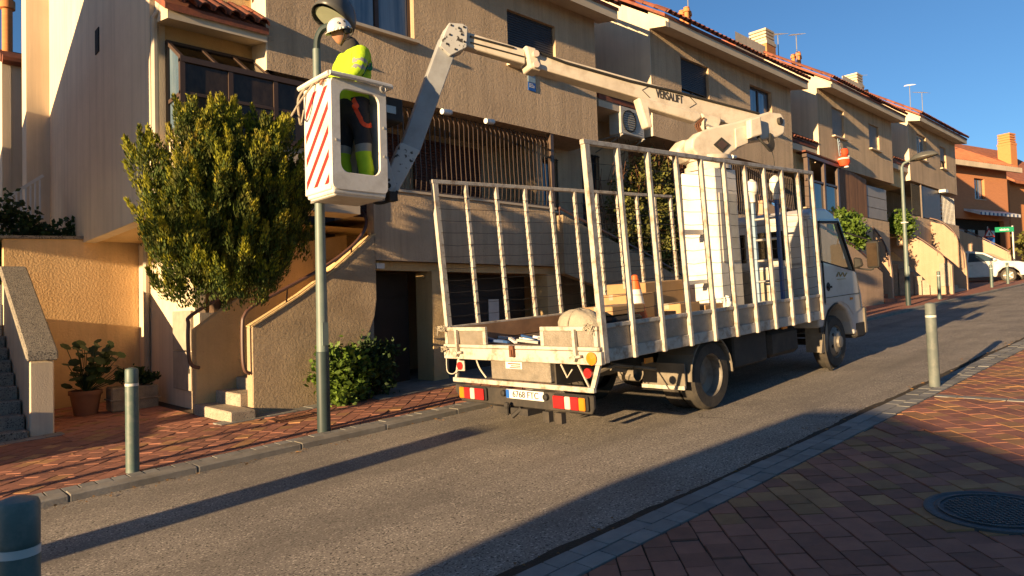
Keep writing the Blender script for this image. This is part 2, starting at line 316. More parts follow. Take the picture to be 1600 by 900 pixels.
def pave(parent, reg, top, matf, first, off=(0,0), A=.16, B=.185, J=.005, ang=45, stag=.5):
    rng = random.Random(3); ca, sa = math.cos(R(ang)), math.sin(R(ang)); tiles = []
    xs = [p[0] for p in reg]; ys = [p[1] for p in reg]; cx, cy = sum(xs)/len(xs), sum(ys)/len(ys)
    ext = max(math.hypot(x-cx, y-cy) for x, y in reg)+.3; na = int(ext/A)+1; nb = int(ext/B)+2
    for i in range(-na, na+1):
        for j in range(-nb, nb+1):
            v0 = (i)*A; u0 = (j+(stag if i % 2 else 0))*B
            pl = [(cx+ca*u-sa*v, cy+sa*u+ca*v) for u, v in ((u0+J,v0+J),(u0+B-J,v0+J),(u0+B-J,v0+A-J),(u0+J,v0+A-J))]
            qa = rng.uniform(-.012,.012); ox, oy = rng.uniform(-.0018,.0018), rng.uniform(-.0018,.0018); mx0 = sum(p[0] for p in pl)/4; my0 = sum(p[1] for p in pl)/4
            pl = [(mx0+(x-mx0)-qa*(y-my0)+ox, my0+(y-my0)+qa*(x-mx0)+oy) for x,y in pl]
            pl = clip(pl, reg)
            if not pl: continue
            mx = sum(p[0] for p in pl)/len(pl); my = sum(p[1] for p in pl)/len(pl)
            dd = seen(mx, my, gz(mx)+top)
            if dd is None and not (-2 < mx < 20): continue
            tiles.append((dd if dd else 1e3+abs(mx), pl, mx, my))
    tiles.sort(key=lambda t: t[0]); rest = {}
    for k, (dd, pl, mx, my) in enumerate(tiles):
        mt = matf(mx, my, rng); dz = rng.uniform(-.003,.003)-(.006 if rng.random() < .04 else 0); tx, ty = rng.uniform(-.006,.006), rng.uniform(-.006,.006)
        one = k < first
        b = MB() if one else rest.setdefault(mt.name, (MB(), mt))[0]
        n = len(pl); i0 = len(b.v)
        for hh in (-.03, 0):
            for x, y in pl: b.v.append((x, y, gz(x)+top+hh+dz+(x-mx)*tx+(y-my)*ty))
        b.f.append(tuple(range(i0+n, i0+2*n))); b.mi.append(0)
        for q in range(n): b.f.append((i0+q, i0+(q+1)%n, i0+n+(q+1)%n, i0+n+q)); b.mi.append(0)
        if one: b.build('paver', mt, parent)
    for k, (b, mt) in rest.items(): b.build('paver_field', mt, parent)['kind'] = 'stuff'
def near_mat(x, y, rng):
    p = .06 if x < 4.6 else (.3 if x < 8.2 else .5)
    if 4.6 < x+y*.3 < 5.4: p = .45
    return m_tile_yel if rng.random() < p else m_tile_red
pave(npv, [(1.5,-1.2),(17,-1.2),(17,2.345),(1.5,2.345)], .032, near_mat, 300)
pave(fp, [(.2,6.985),(6.4,6.985),(6.4,8.6),(.2,8.6)], .048, lambda x,y,r: m_tile_yel if r.random() < .1 else m_tile_red, 255)
pave(fp, [(1.76,8.605),(3.26,8.605),(3.26,13.1),(1.76,13.1)], .048, lambda x,y,r: m_tile_yel if r.random() < .1 else m_tile_red, 40)
pave(fp, [(.2,8.605),(1.755,8.605),(1.755,10.1),(.2,10.1)], .048, lambda x,y,r: m_tile_yel if r.random() < .1 else m_tile_red, 0)
pave(fp, [(6.42,6.985),(15.9,6.985),(15.9,8.3),(6.42,8.3)], .048, lambda x,y,r: m_tile_yel if r.random() < .1 else m_tile_red, 0)
# kerb stones and border pavers, each its own piece
def row(parent, name, mat, x0, x1, y0, y1, h, ln, first, gap=.006, dep=.1, bev=0):
    x = x0; k = 0; rest = MB(); rng = random.Random(int(y0*100))
    while x < x1-.01:
        e = min(x+ln, x1); b = MB() if k < first else rest; dz = rng.uniform(-.003,.003)
        b.sbox(x+gap/2, e-gap/2, y0, y1, h-dep, h+dz)
        if k < first: b.build(name, mat, parent, bev=bev)
        x = e; k += 1
    if rest.v: rest.build(name+'_row', mat, parent)['kind'] = 'stuff'
row(fp, 'kerb_stone', m_kerb, .2, 40, 6.60, 6.785, .06, 1.0, 20, .008, bev=.008)
row(fp, 'border_paver', m_tile_gr, .2, 20, 6.795, 6.972, .05, .125, 60, .014)
row(npv, 'border_paver', m_tile_gr, 1.5, 30, 2.36, 2.48, .034, .2, 60, .01)
row(npv, 'border_paver', m_tile_gr, 1.6, 30, 2.492, 2.615, .032, .2, 60, .01)
row(fp, 'border_paver', m_tile_gr, 3.15, 5.4, 8.62, 8.9, .054, .2, 12)
row(fp, 'border_paver', m_tile_gr, .2, 1.8, 10.1, 10.35, .054, .2, 8)
b = MB()
for k in range(8): b.sbox(8.16, 8.27, 2.33-k*.21-.2, 2.33-k*.21, 0, .036)
b.build('border_paver_row', m_tile_gr, npv)['kind'] = 'stuff'
# concrete apron before the garages
b = MB(); b.hexa([(x,y,gz(x)+h) for h in (0,.056) for x,y in ((5.2,8.32),(13.2,8.32),(13.2,10.9),(5.2,10.9))]); struct(b.build('garage_apron', m_kerb, fp)) ; bpy.data.objects['garage_apron'].pop('kind', None)
# dirt in the gutters and dry leaves blown against the kerbs
rg = random.Random(21); b = MB(); x = 1.0; pa, pc = .02, .04
while x < 30:
    e = x+rg.uniform(.03,.09); na, nc = rg.uniform(.0,.035), min(.125,max(.07,pc+rg.uniform(-.012,.012)))
    b.q([(x,2.618-pa*.3,gz(x)+.012),(e,2.618-na*.3,gz(e)+.012),(e,2.625+nc,gz(e)+.005),(x,2.625+pc,gz(x)+.005)]); x = e; pa, pc = na, nc
tag(b.build('gutter_dirt', m_gut), 'dark dirt and moss packed along the near kerb line', 'dirt', kind='stuff')
b = MB()
for k in range(520):
    x = rg.uniform(.5,16); y = (6.59-abs(rg.gauss(0,.1))) if k % 3 else (2.66+abs(rg.gauss(0,.08))); z = gz(x)+.008
    if k % 9 == 0: y = rg.uniform(7.1,8.8); z = gz(x)+.058
    an = rg.uniform(0,6.28); l = rg.uniform(.008,.026); w_ = l*.5; ca, sa = math.cos(an), math.sin(an)
    b.q([(x-ca*l,y-sa*l,z),(x+sa*w_,y-ca*w_,z+rg.uniform(0,.012)),(x+ca*l,y+sa*l,z+rg.uniform(0,.008)),(x-sa*w_,y+ca*w_,z+rg.uniform(0,.012))])
tag(b.build('leaf_litter', m_litter), 'scattered dry leaves and grit along the kerbs', 'leaves', kind='stuff')
# manhole cover on the near pavement
mh = thing('manhole_cover', 'round cast iron manhole cover set in the red paving in the shade', 'manhole cover', (4.66,1.05,gz(4.66)+.03))
c = (4.66,1.05,gz(4.66)+.03); ax = (-SLOPE,0,1)
MB().lathe([(.355,-.02),(.355,.012),(.33,.016),(.32,.010),(.30,.010)], c, ax, 40).build('rim', m_iron, mh, smooth=True)
MB().lathe([(.298,-.02),(.298,.010),(.0,.010)], c, ax, 40).build('cover', m_iron, mh)
b = MB()
for i in range(-9,10):
    for j in range(-9,10):
        u, v = i*.028, j*.028
        if u*u+v*v > .25**2: continue
        x = c[0]+.707*(u-v); y = c[1]+.707*(u+v); b.box(x-.009, x+.009, y-.009, y+.009, gz(x)+.038, gz(x)+.047)
b.build('grip_studs', m_iron, mh)['kind'] = 'stuff'
b = MB(); b.lathe([(.27,.012),(.27,.018),(.285,.018),(.285,.012)], c, ax, 40); b.build('ring', m_iron, mh)
# rusty drain grate by the stair
g = thing('drain_grate', 'rusty rectangular drain grate in the pavement below the stair wall', 'drain grate', (3.9,8.2,gz(3.9)+.05))
b = MB(); b.sbox(3.62,4.16,8.02,8.06,.03,.062); b.sbox(3.62,4.16,8.36,8.40,.03,.062); b.sbox(3.62,3.66,8.06,8.36,.03,.062); b.sbox(4.12,4.16,8.06,8.36,.03,.062); b.build('frame', m_rust, g)
for k in range(11): MB().sbox(3.672+k*.041, 3.695+k*.041, 8.06, 8.36, .035, .058).build('bar', m_rust, g)
# ------------------------------------------------------------------ house building blocks
YF = 8.95
def wall_holes(b, x0, x1, z0, z1, y, holes, depth=.16):
    xs = sorted({x0,x1}|{h[0] for h in holes}|{h[1] for h in holes}); zs = sorted({z0,z1}|{h[2] for h in holes}|{h[3] for h in holes})
    for i in range(len(xs)-1):
        for j in range(len(zs)-1):
            mx, mz = (xs[i]+xs[i+1])/2, (zs[j]+zs[j+1])/2
            if any(h[0] < mx < h[1] and h[2] < mz < h[3] for h in holes): continue
            b.q([(xs[i],y,zs[j]),(xs[i+1],y,zs[j]),(xs[i+1],y,zs[j+1]),(xs[i],y,zs[j+1])])
    for a,c,e,f in holes:
        for p,q in (((a,e),(c,e)),((c,e),(c,f)),((c,f),(a,f)),((a,f),(a,e))):
            b.q([(p[0],y,p[1]),(q[0],y,q[1]),(q[0],y+depth,q[1]),(p[0],y+depth,p[1])])
def window(parent, x0, x1, z0, z1, y, drop=0, fm=m_frame, pm=m_pane, sm=m_shut, sill=True, leaves=2):
    t = .05; b = MB()
    b.box(x0,x1,y,y+.05,z0,z0+t); b.box(x0,x1,y,y+.05,z1-t,z1); b.box(x0,x0+t,y,y+.05,z0+t,z1-t); b.box(x1-t,x1,y,y+.05,z0+t,z1-t)
    for k in range(1, leaves):
        xm = x0+(x1-x0)*k/leaves; b.box(xm-.035, xm+.035, y-.005, y+.05, z0+t, z1-t)
    wn = b.build('window', fm, parent)
    for k in range(leaves):
        a = x0+(x1-x0)*k/leaves; c = x0+(x1-x0)*(k+1)/leaves
        bx('pane', pm, wn, a+.05, c-.05, y+.02, y+.03, z0+t, z1-t)
    if drop > 0:
        b = MB(); n = int(drop/.045); zt = z1
        for k in range(n): b.hexa([(x0+.02,y-.012,zt-k*.045-.045),(x1-.02,y-.012,zt-k*.045-.045),(x1-.02,y-.035,zt-k*.045-.04),(x0+.02,y-.035,zt-k*.045-.04),
                                   (x0+.02,y-.012,zt-k*.045-.004),(x1-.02,y-.012,zt-k*.045-.004),(x1-.02,y-.03,zt-k*.045-.004),(x0+.02,y-.03,zt-k*.045-.004)])
        b.build('shutter', sm, wn)
    if sill: bx('sill', m_fascia, wn, x0-.04, x1+.04, y-.2, y-.002, z0-.05, z0-.004)
    return wn
# one barrel roof tile, its length along local +Y, shared by all
def tile_mesh(ln=.46, rad=.085, name='roof_tile', mat=m_terra):
    b = MB(); n = 5; th = .016
    rings = []
    for y, rr in ((0, rad), (ln, rad*.8)):
        for r in (rr, rr-th):
            rings.append([(math.cos(math.pi*k/n)*r, y, math.sin(math.pi*k/n)*r) for k in range(n+1)])
    i = 0
    for rg in rings: b.v += rg
    m = n+1
    for k in range(n):
        b.f.append((k,k+1,2*m+k+1,2*m+k)); b.f.append((m+k,m+k+1,3*m+k+1,3*m+k)); b.f.append((k,k+1,m+k+1,m+k)); b.f.append((2*m+k,2*m+k+1,3*m+k+1,3*m+k))
    b.mi = [0]*len(b.f)
    o = b.build(name, mat, smooth=True); me = o.data; bpy.data.objects.remove(o); return me
TILE = tile_mesh(); TILEL = tile_mesh(mat=m_terra_l)
def put_tiles(parent, x0, x1, y0, z0, pit, courses, step=.19, me=None, org=None):
    rng = random.Random(int(x0*10)); o0 = Vector(ORG[parent.name]); n = max(1, int((x1-x0)/step)); st = (x1-x0)/n
    for c in range(courses):
        for k in range(n):
            o = bpy.data.objects.new('roof_tile', me or TILE); col.objects.link(o); o.parent = parent
            s = c*.36
            p = Vector((x0+(k+.5)*st+rng.uniform(-.008,.008), y0+s*math.cos(pit), z0+s*math.sin(pit)+rng.uniform(0,.008)+.01*c*0))
            o.location = p-o0; o.rotation_euler = (pit+R(2.5), 0, rng.uniform(-.03,.03)); ORG[o.name] = tuple(o0)
PIT = R(33)
def roof(parent, x0, x1, y0, z0, depth, tiles=True, gable=None, courses=1):
    """front slope: eave line at (y0,z0), rising away from the street"""
    ct, st = math.cos(PIT), math.sin(PIT); y1 = y0+depth; z1 = z0+depth*math.tan(PIT); t = .07
    pr = [(y0,z0),(y1,z1),(y1+depth,z0),(y1+depth,z0-t),(y1,z1-t),(y0,z0-t)]
    rf = MB().prism(pr, 'x', x0, x1).build('roof', m_terra, parent)
    if tiles: put_tiles(rf, x0+.02, x1-.02, y0-.06, z0+.0, PIT, courses)
    return rf
def eave(parent, x0, x1, yw, z, out=.42, h=.2):
    b = MB(); b.prism([(yw+.1,z),(yw-out,z-.1),(yw-out,z-.1+h),(yw+.1,z+h+.3)], 'x', x0, x1); return b.build('fascia', m_fascia, parent)
def bars(parent, x0, x1, y, z0, z1, n, mat=m_bars, bulge=.0, r=.0085, rails=True, arch=0):
    fr = MB()
    if rails:
        fr.tube([(x0,y,z0+.03),(x1,y,z0+.03)], .014, 4)
        if not arch: fr.tube([(x0,y,z1-.03),(x1,y,z1-.03)], .014, 4)
    g = fr.build('railing', mat, parent)
    for k in range(n):
        x = x0+(x1-x0)*(k+.5)/n
        pts = [(x,y,z0),(x,y-bulge*.7,z0+.12),(x,y-bulge,z0+.3),(x,y-bulge*.4,z0+.6),(x,y,z0+.9),(x,y,z1)] if bulge else [(x,y,z0),(x,y,z1)]
        if arch: pts = pts[:-1]+[(x,y,z1-.18),(x,y+.07,z1-.05),(x,y+.2,z1)]
        MB().tube(pts, r, 4).build('bar', mat, g)
    return g
def gable(parent, x, yf, zf, yb, z0, thick=.12, name='side_wall', mat=m_cream):
    """side wall with the rake of the roof on its top edge; face towards -X at x"""
    zr = zf+(yb-yf)*math.tan(PIT)
    zr = zf+.3+(yb-yf)*math.tan(PIT)
    return MB().prism([(yf+.003,z0),(yb,z0),(yb,zr),(yf+.003,zf+.3),(yf-.425,zf+.02),(yf-.425,zf-.10),(yf+.003,zf-.02)], 'x', x-.02, x+thick).build(name, mat, parent)
def rake_tiles(parent, x, y0, z0, n):
    o0 = Vector(ORG[parent.name])
    for k in range(n):
        o = bpy.data.objects.new('ridge_tile', TILE); col.objects.link(o); o.parent = parent; s = k*.36
        o.location = Vector((x, y0+s*math.cos(PIT), z0+s*math.sin(PIT)))-o0; o.rotation_euler = (PIT+R(2),0,0); ORG[o.name] = tuple(o0)
def chimney(parent, x, y, z, w=.55, h=.9, mat=m_fascia):
    ch = bx('chimney', m_brickd, parent, x-w/2, x+w/2, y-w/2, y+w/2, z-1.0, z+h*.45)
    bx('chimney_cap', mat, ch, x-w/2-.02, x+w/2+.02, y-w/2-.02, y+w/2+.02, z+h*.45+.002, z+h*.55)
    b = MB()
    for k in range(4): b.box(x-w/2+.02, x+w/2-.02, y-w/2+.02, y+w/2-.02, z+h*(.58+k*.11), z+h*(.65+k*.11))
    b.box(x-w/2+.08, x+w/2-.08, y-w/2+.08, y+w/2-.08, z+h*.55, z+h*.98)
    b.build('louvre', mat, ch)
    return ch
def flues(parent, x, y, z, h=.7):
    b = MB()
    for dx, dy, hh in ((0,0,h),(.2,.06,h*.92),(.1,.24,h)): b.lathe([(.075,-1.2),(.075,hh-.16),(.11,hh-.15),(.11,hh-.05),(.08,hh-.04),(.1,hh),(0,hh)], (x+dx,y+dy,z), n=10)
    return b.build('flue', m_brickd, parent, smooth=True)
def aerial(x, y, z, h, label, yawdeg=20, group=None):
    a = thing('tv_aerial', label, 'aerial', (x,y,z), group)
    MB().tube([(x,y,z-.6),(x,y,z+h)], .018, 5).build('mast', m_alu, a)
    ca, sa = math.cos(R(yawdeg)), math.sin(R(yawdeg)); b = MB(); L = .75
    b.tube([(x-ca*L*.4,y-sa*L*.4,z+h-.05),(x+ca*L*.7,y+sa*L*.7,z+h+.22)], .013, 4); bo = b.build('antenna_boom', m_alu, a); b = MB()
    for k in range(7):
        t = -.38+k*.17; l = .28-k*.02; px, py, pz = x+ca*L*t, y+sa*L*t, z+h-.05+.27*(t+.4)/1.1
        b.tube([(px+sa*l,py-ca*l,pz),(px-sa*l,py+ca*l,pz)], .008, 4)
    b.build('element', m_alu, bo); return a
# ------------------------------------------------------------------ house 1 (nearest of the row)
H1 = thing('row_house', 'rough brown stucco row house with glazed gallery, barred porch and garages, behind the bucket', 'house', (7.0,YF,gz(7)), 'row houses along the far pavement')
x0, x1 = 3.96, 10.86; zb, ze = 4.87, 7.42
wA = (5.12,6.38,5.86,7.15); wB = (8.42,9.68,5.97,6.97)
b = MB(); wall_holes(b, x0, x1, zb, ze, YF, [wA, wB])
b.q([(x1,YF,zb),(x1,13,zb),(x1,13,ze+2.4),(x1,YF,ze)]); b.q([(x0,YF,zb),(x1,YF,zb),(x1,10.6,zb),(x0,10.6,zb)])
b.box(x0+.05, x1-.05, YF+.17, 15, zb+.02, ze-.05)
b.build('upper_wall', m_stucco, H1)
gable(H1, x0, YF, ze, 12.6, zb, .1)
for (a,c,e,f), dr, pm in ((wA,.22,m_pane_b),(wB,.78,m_pane)): window(H1, a, c, e, f, YF+.1, dr, pm=pm)
fa = eave(H1, x0+.1, x1+.24, YF, ze+.02); rf = roof(H1, x0-.06, x1+.26, YF-.44, ze+.17, 4.2); rake_tiles(rf, x1+.22, YF-.46, ze+.2, 9)
# left end wall of the row (faces down the street), overhanging the little yard
b = MB(); b.prism([(9.42,2.86),(16.5,2.86),(16.5,10.4),(9.42,8.0)], 'x', 2.62, 2.8); ew = b.build('end_wall', m_cream, H1)
b = MB(); b.q([(2.8,9.43,2.87),(3.96,9.43,2.87),(3.96,9.43,8.0),(2.8,9.43,8.0)]); b.q([(2.81,9.43,2.87),(6,9.43,2.87),(6,13,2.87),(2.81,13,2.87)]); b.build('recess_wall', m_yell, H1)
bx('slit_window', m_dark, ew, 2.605, 2.63, 12.0, 12.22, 5.72, 6.1)
bx('slit_window', m_dark, ew, 2.605, 2.63, 11.0, 11.2, 6.9, 7.3)
MB().tube([(2.66,9.36,2.9),(2.66,9.36,5.35),(2.72,9.2,5.5)], .045, 8).build('downpipe', m_pipe, H1, smooth=True)
# the small tiled roof over the gallery
b = MB(); b.prism([(9.40,5.32),(8.9,5.22),(8.9,5.4),(9.40,5.62)], 'x', 2.68, 3.93); b.build('fascia', m_fascia, H1)
rf = MB().prism([(8.86,5.4),(9.9,6.02),(9.9,5.92),(8.86,5.31)], 'x', 2.64, 3.94).build('roof', m_terra, H1)
put_tiles(rf, 2.64, 3.94, 8.82, 5.42, R(31), 4, step=.185)
MB().tube([(3.86,9.36,5.95),(3.86,9.36,8)], .04, 8).build('downpipe', m_pipe, H1)
# glazed gallery on the first floor
gl = bx('gallery_sill', m_fascia, H1, 2.81, 5.3, 8.9, 9.4, 3.0, 3.87)
b = MB(); gx = [2.83,3.42,4.02,4.62,5.25]
for x in gx: b.box(x-.03, x+.03, 8.85, 8.91, 3.87, 4.74)
b.box(2.8,5.28,8.84,8.92,4.7,4.77); b.box(2.8,5.28,8.84,8.92,3.86,3.92); b.box(2.8,5.28,8.855,8.905,4.3,4.34); b.box(2.8,2.86,9.34,9.4,3.87,5.1); b.box(2.8,2.86,8.92,9.34,3.86,3.92); b.box(2.805,2.855,8.92,9.34,4.28,4.33)
b.build('gallery_frame', m_frame, H1)
for a, c in zip(gx[:-1], gx[1:]): bx('pane', m_pane_g, H1, a+.03, c-.03, 8.872, 8.886, 3.92, 4.7)
b = MB(); b.q([(2.83,8.9,3.9),(2.83,9.38,3.9),(2.83,9.38,5.06),(2.83,8.9,4.73)]); b.build('pane', m_pane_b, H1)
b = MB()
for x in (2.83,3.25,3.66,3.94): b.beam((x,8.88,4.76),(x,9.40,5.1),.045,.045)
b.beam((2.8,9.39,5.1),(3.96,9.39,5.1),.05,.05); b.build('gallery_roof_frame', m_frame, H1)
for a, c in ((2.86,3.22),(3.28,3.63),(3.69,3.92)):
    b = MB(); b.q([(a,8.89,4.775),(c,8.89,4.775),(c,9.38,5.10),(a,9.38,5.10)]); b.build('roof_pane', m_glass_d, H1)
# porch wall, bars and the dark porch behind
pw = bx('balcony_wall', m_stucco, H1, 5.56, 9.52, YF, YF+.2, 2.34, 3.41)
bx('coping', m_fascia, H1, 5.54, 9.54, YF-.03, YF+.22, 3.412, 3.45)
bars(H1, 5.6, 9.5, YF+.06, 3.45, 4.86, 38, bulge=.03, arch=1)
bx('corner_post', m_bars, H1, 9.47, 9.55, YF+.01, YF+.09, 3.45, 4.86)
b = MB(); b.q([(5.3,10.4,2.34),(10.86,10.4,2.34),(10.86,10.4,4.87),(5.3,10.4,4.87)]); b.q([(5.3,YF+.2,3.0),(9.6,YF+.2,3.0),(9.6,10.4,3.0),(5.3,10.4,3.0)]); b.build('porch_wall', m_stucco, H1)
bx('porch_end_wall', m_stucco, H1, 9.6, 9.78, 9.5, 10.4, 2.9, 4.86)
for a, c in ((6.1,7.0),(7.3,8.9)):
    b = MB()
    for k in range(30): b.box(a, c, 10.34, 10.38, 3.1+k*.055, 3.145+k*.055)
    b.build('louvre_shutter', m_shut_r, H1)
# right-hand part under the overhang: door number, barred window
b = MB(); wall_holes(b, 9.55, 12.9, 2.3, 5.9, 9.75, [(10.05,10.5,3.55,4.6),(11.25,11.85,3.3,4.9)]); b.build('recess_wall', m_stucco, H1)
window(H1, 10.05, 10.5, 3.55, 4.6, 9.85, 0, leaves=1, pm=m_pane_b); window(H1, 11.25, 11.85, 3.3, 4.9, 9.85, 0, leaves=1, sill=False)
bars(H1, 10.05, 10.5, 9.74, 3.5, 4.65, 5, mat=m_black, r=.008); bars(H1, 11.25, 11.85, 9.74, 3.3, 4.9, 6, mat=m_black, r=.008)
bx('number_tile', m_alu, H1, 9.82, 9.95, 9.735, 9.748, 4.3, 4.55); text('house_number', '7', .2, m_frame, H1, (9.93,9.735,4.05), (1,0,0), (0,0,1))
rf = MB().prism([(8.98,5.93),(9.75,6.4),(9.75,6.3),(8.98,5.83)], 'x', 10.98, 12.72).build('roof', m_terra, H1); put_tiles(rf, 10.98, 12.72, 8.94, 5.95, R(31), 2)
bx('fascia', m_fascia, H1, 10.98, 12.72, 9.0, 9.74, 5.68, 5.82)
# garages
b = MB(); b.q([(5.2,9.0,2.34),(9.6,9.0,2.34),(9.6,11,2.34),(5.2,11,2.34)])
b.box(5.5,9.7,YF+.14,YF+.22,2.2,2.338); b.build('garage_lintel', m_yell, H1)
MB().hexa([(x,y,z) for z in (.2,2.2) for x,y in ((6.68,9.05),(6.98,9.05),(6.98,9.5),(6.68,9.5))]).build('pillar', m_yell, H1)
MB().hexa([(x,y,z) for z in (.3,2.2) for x,y in ((9.36,9.05),(9.66,9.05),(9.66,9.5),(9.36,9.5))]).build('pillar', m_yell, H1)
b = MB(); b.box(5.2,13.3,11,11.1,.1,3.2); b.box(5.18,5.25,9.135,11,.1,2.33); b.build('garage_back_wall', m_tan, H1)
for a, c in ((5.28,6.6),(7.05,9.3)):
    dr = bx('garage_door', m_gdoor, H1, a, c, 9.62, 9.68, .2, 2.2)
    n = 5
    for k in range(n): bx('door_panel', m_gdoor, dr, a+.03, c-.03, 9.605, 9.618, .36+k*.36, .69+k*.36)
    b = MB()
bx('notice', m_signw, H1, 8.35, 8.6, 9.59, 9.604, 1.25, 1.75)
bx('porch_lamp', m_signw, H1, 5.62, 5.76, YF+.05, YF+.13, 2.22, 2.3)
# things fixed to house 1
pl = thing('wall_plaque', 'small blue and white alarm plaque on the brown wall above the bars', 'plaque', (9.0,YF,5.58))
bx('upper_plate', m_bluel, pl, 8.90, 9.09, YF-.012, YF-.002, 5.74, 5.87); bx('lower_plate', m_signb, pl, 8.90, 9.09, YF-.012, YF-.002, 5.58, 5.732)
b = MB(); b.box(8.93,9.06,YF-.016,YF-.013,5.64,5.655); b.box(8.93,9.06,YF-.016,YF-.013,5.67,5.685); b.box(8.93,9.02,YF-.016,YF-.013,5.70,5.712); b.build('lettering', m_signw, pl)
for x, lb in ((6.93,'white cylindrical floodlight on the porch beside the grey jib arm'),(7.85,'white cylindrical floodlight on the porch bars near the balcony middle')):
    t = thing('spot_lamp', lb, 'lamp', (x,8.7,4.72), 'floodlights over the barred porch')
    MB().lathe([(0,-.13),(.045,-.13),(.045,.07),(.03,.09),(0,.09)], (x-.1,8.72,4.75), (1,.15,.12), 12).build('housing', m_signw, t, smooth=True)
    MB().tube([(x,8.74,4.74),(x+.05,8.98,4.80)], .02, 6).build('bracket', m_black, t)
ac = thing('air_conditioner', 'white air conditioning unit on a bracket in the recess of the house', 'air conditioner', (12.2,9.0,5.15))
bx('casing', m_ac, ac, 11.66, 12.5, 8.98, 9.3, 5.22, 5.82, bev=.02)
MB().lathe([(.24,0),(.24,-.02),(.22,-.02),(.22,0)], (11.96,8.985,5.52), (0,1,0), 24).build('fan_ring', m_black, ac)
b = MB()
for k in range(9): b.box(11.75,12.17,8.955,8.965,5.31+k*.05,5.318+k*.05)
MB().lathe([(0,-.003),(.215,-.003),(.215,-.006)], (11.96,8.985,5.52), (0,1,0), 24).build('fan', m_dark, ac); b.build('grille', m_black, ac)
for x in (11.7,12.45): b = MB(); b.beam((x,8.95,5.2),(x,9.7,5.2),.03,.03); b.beam((x,9.0,5.18),(x,9.72,4.95),.025,.025); b.build('bracket', m_alu, ac)
# ------------------------------------------------------------------ houses 2 to 4
def row_house(x0, x1, zb, ze, wins, label):
    H = thing('row_house', label, 'house', ((x0+x1)/2,YF,gz(x0)), 'row houses along the far pavement')
    b = MB(); wall_holes(b, x0, x1, zb, ze, YF, [w_[:4] for w_ in wins])
    b.q([(x1,YF,zb),(x1,13,zb),(x1,13,ze+2.4),(x1,YF,ze)]); b.q([(x0,YF,zb),(x1,YF,zb),(x1,10.6,zb),(x0,10.6,zb)])
    b.box(x0+.05, x1-.05, YF+.17, 15, zb+.02, ze-.05); b.build('upper_wall', m_stucco, H)
    gable(H, x0, YF, ze, 12.9, zb, .1)
    for a,c,e,f,dr,fm,pm,sm in wins: window(H, a, c, e, f, YF+.1, dr, fm, pm, sm)
    eave(H, x0+.1, x1+.24, YF, ze+.02); rf = roof(H, x0-.06, x1+.26, YF-.44, ze+.17, 4.6)
    rake_tiles(rf, x0+.02, YF-.46, ze+.19, 13)
    return H, rf
W1 = m_frame; S = m_shut; SG = m_shut_g
H2, R2 = row_house(12.8, 19.65, 5.33, 7.77, [(13.98,15.2,6.3,7.4,.72,W1,m_pane,S),(17.25,18.48,6.4,7.42,0,m_frame,m_pane_b,S)], 'brown stucco row house with blue glazed window, behind the lift boom')
H3, R3 = row_house(21.5, 27.9, 5.85, 8.18, [(22.54,23.5,6.85,7.78,.9,W1,m_pane,SG),(25.65,26.6,6.88,7.76,.84,W1,m_pane,SG)], 'brown stucco row house with grey roller shutters and wooden slat screen')
H4, R4 = row_house(29.8, 36.0, 6.2, 8.55, [(30.77,31.9,7.18,8.2,0,m_frame_w,m_pane_b,S),(33.73,34.6,7.17,8.12,.6,W1,m_pane,SG)], 'last brown stucco row house with blue glazed window behind the far street lamp')
for H, xr, zr in ((H2,(10.9,12.8),6.5),(H3,(19.65,21.5),7.0),(H4,(27.9,29.8),7.4)):
    b = MB(); b.q([(xr[0],10.6,1),(xr[1]+.1,10.6,1),(xr[1]+.1,10.6,zr+3),(xr[0],10.6,zr+3)]); b.build('recess_wall', m_cream, H)
for H, a, c, z in ((H3,19.75,21.42,6.35),(H4,28.0,29.7,6.8)):
    rf = MB().prism([(9.0,z),(10.6,z+.95),(10.6,z+.85),(9.0,z-.1)], 'x', a, c).build('roof', m_terra, H); put_tiles(rf, a, c, 8.96, z+.02, R(31), 2)
    bx('fascia', m_fascia, H, a, c, 9.02, 9.3, z-.3, z-.11)
    MB().prism([(9.2,z-.9),(10.5,z-.9),(10.5,z-.3),(9.2,z-.3)], 'x', a+.3, c).build('recess_wall', m_yell, H)
# porches
def porch(H, x0, x1, zf, zt):
    b = MB(); b.q([(x0,10.5,zf-.4),(x1,10.5,zf-.4),(x1,10.5,zt+.1),(x0,10.5,zt+.1)]); b.q([(x0,YF,zf-.05),(x1,YF,zf-.05),(x1,10.5,zf-.05),(x0,10.5,zf-.05)]); b.build('porch_wall', m_stucco, H)
porch(H2, 12.9, 19.65, 3.3, 5.3); porch(H3, 21.6, 27.9, 3.9, 5.8); porch(H4, 29.9, 36, 4.4, 6.15)
bx('balcony_wall', m_stucco, H2, 14.9, 19.75, YF, YF+.2, 2.5, 3.86); bars(H2, 14.95, 19.7, YF+.06, 3.9, 5.3, 44, bulge=.04, arch=1)
for a, c in ((15.3,17.0),(17.3,19.2)):
    b = MB()
    for k in range(28): b.box(a, c, 10.42, 10.46, 3.7+k*.055, 3.745+k*.055)
    b.build('louvre_shutter', M('x', (.20,.06,.035), rough=.7) if a < 16 else m_shut_r, H2)
for x in (15.6,15.95):
    t = thing('spot_lamp', 'white floodlight just above the truck rack rail, %s' % ('its tube end against the lift turret' if x < 15.8 else 'beside the red louvre shutters'), 'lamp', (x,8.7,5.2), 'floodlights over the far barred porch')
    MB().lathe([(0,-.14),(.05,-.14),(.05,.08),(.03,.1),(0,.1)], (x-.1,8.72,5.22), (1,.15,.12), 12).build('housing', m_signw, t, smooth=True)
    MB().tube([(x,8.74,5.2),(x+.05,8.98,5.3)], .02, 6).build('bracket', m_black, t)
bx('garage_wall', m_tan, H2, 12.0, 19.7, 9.9, 10.0, .5, 3.5)
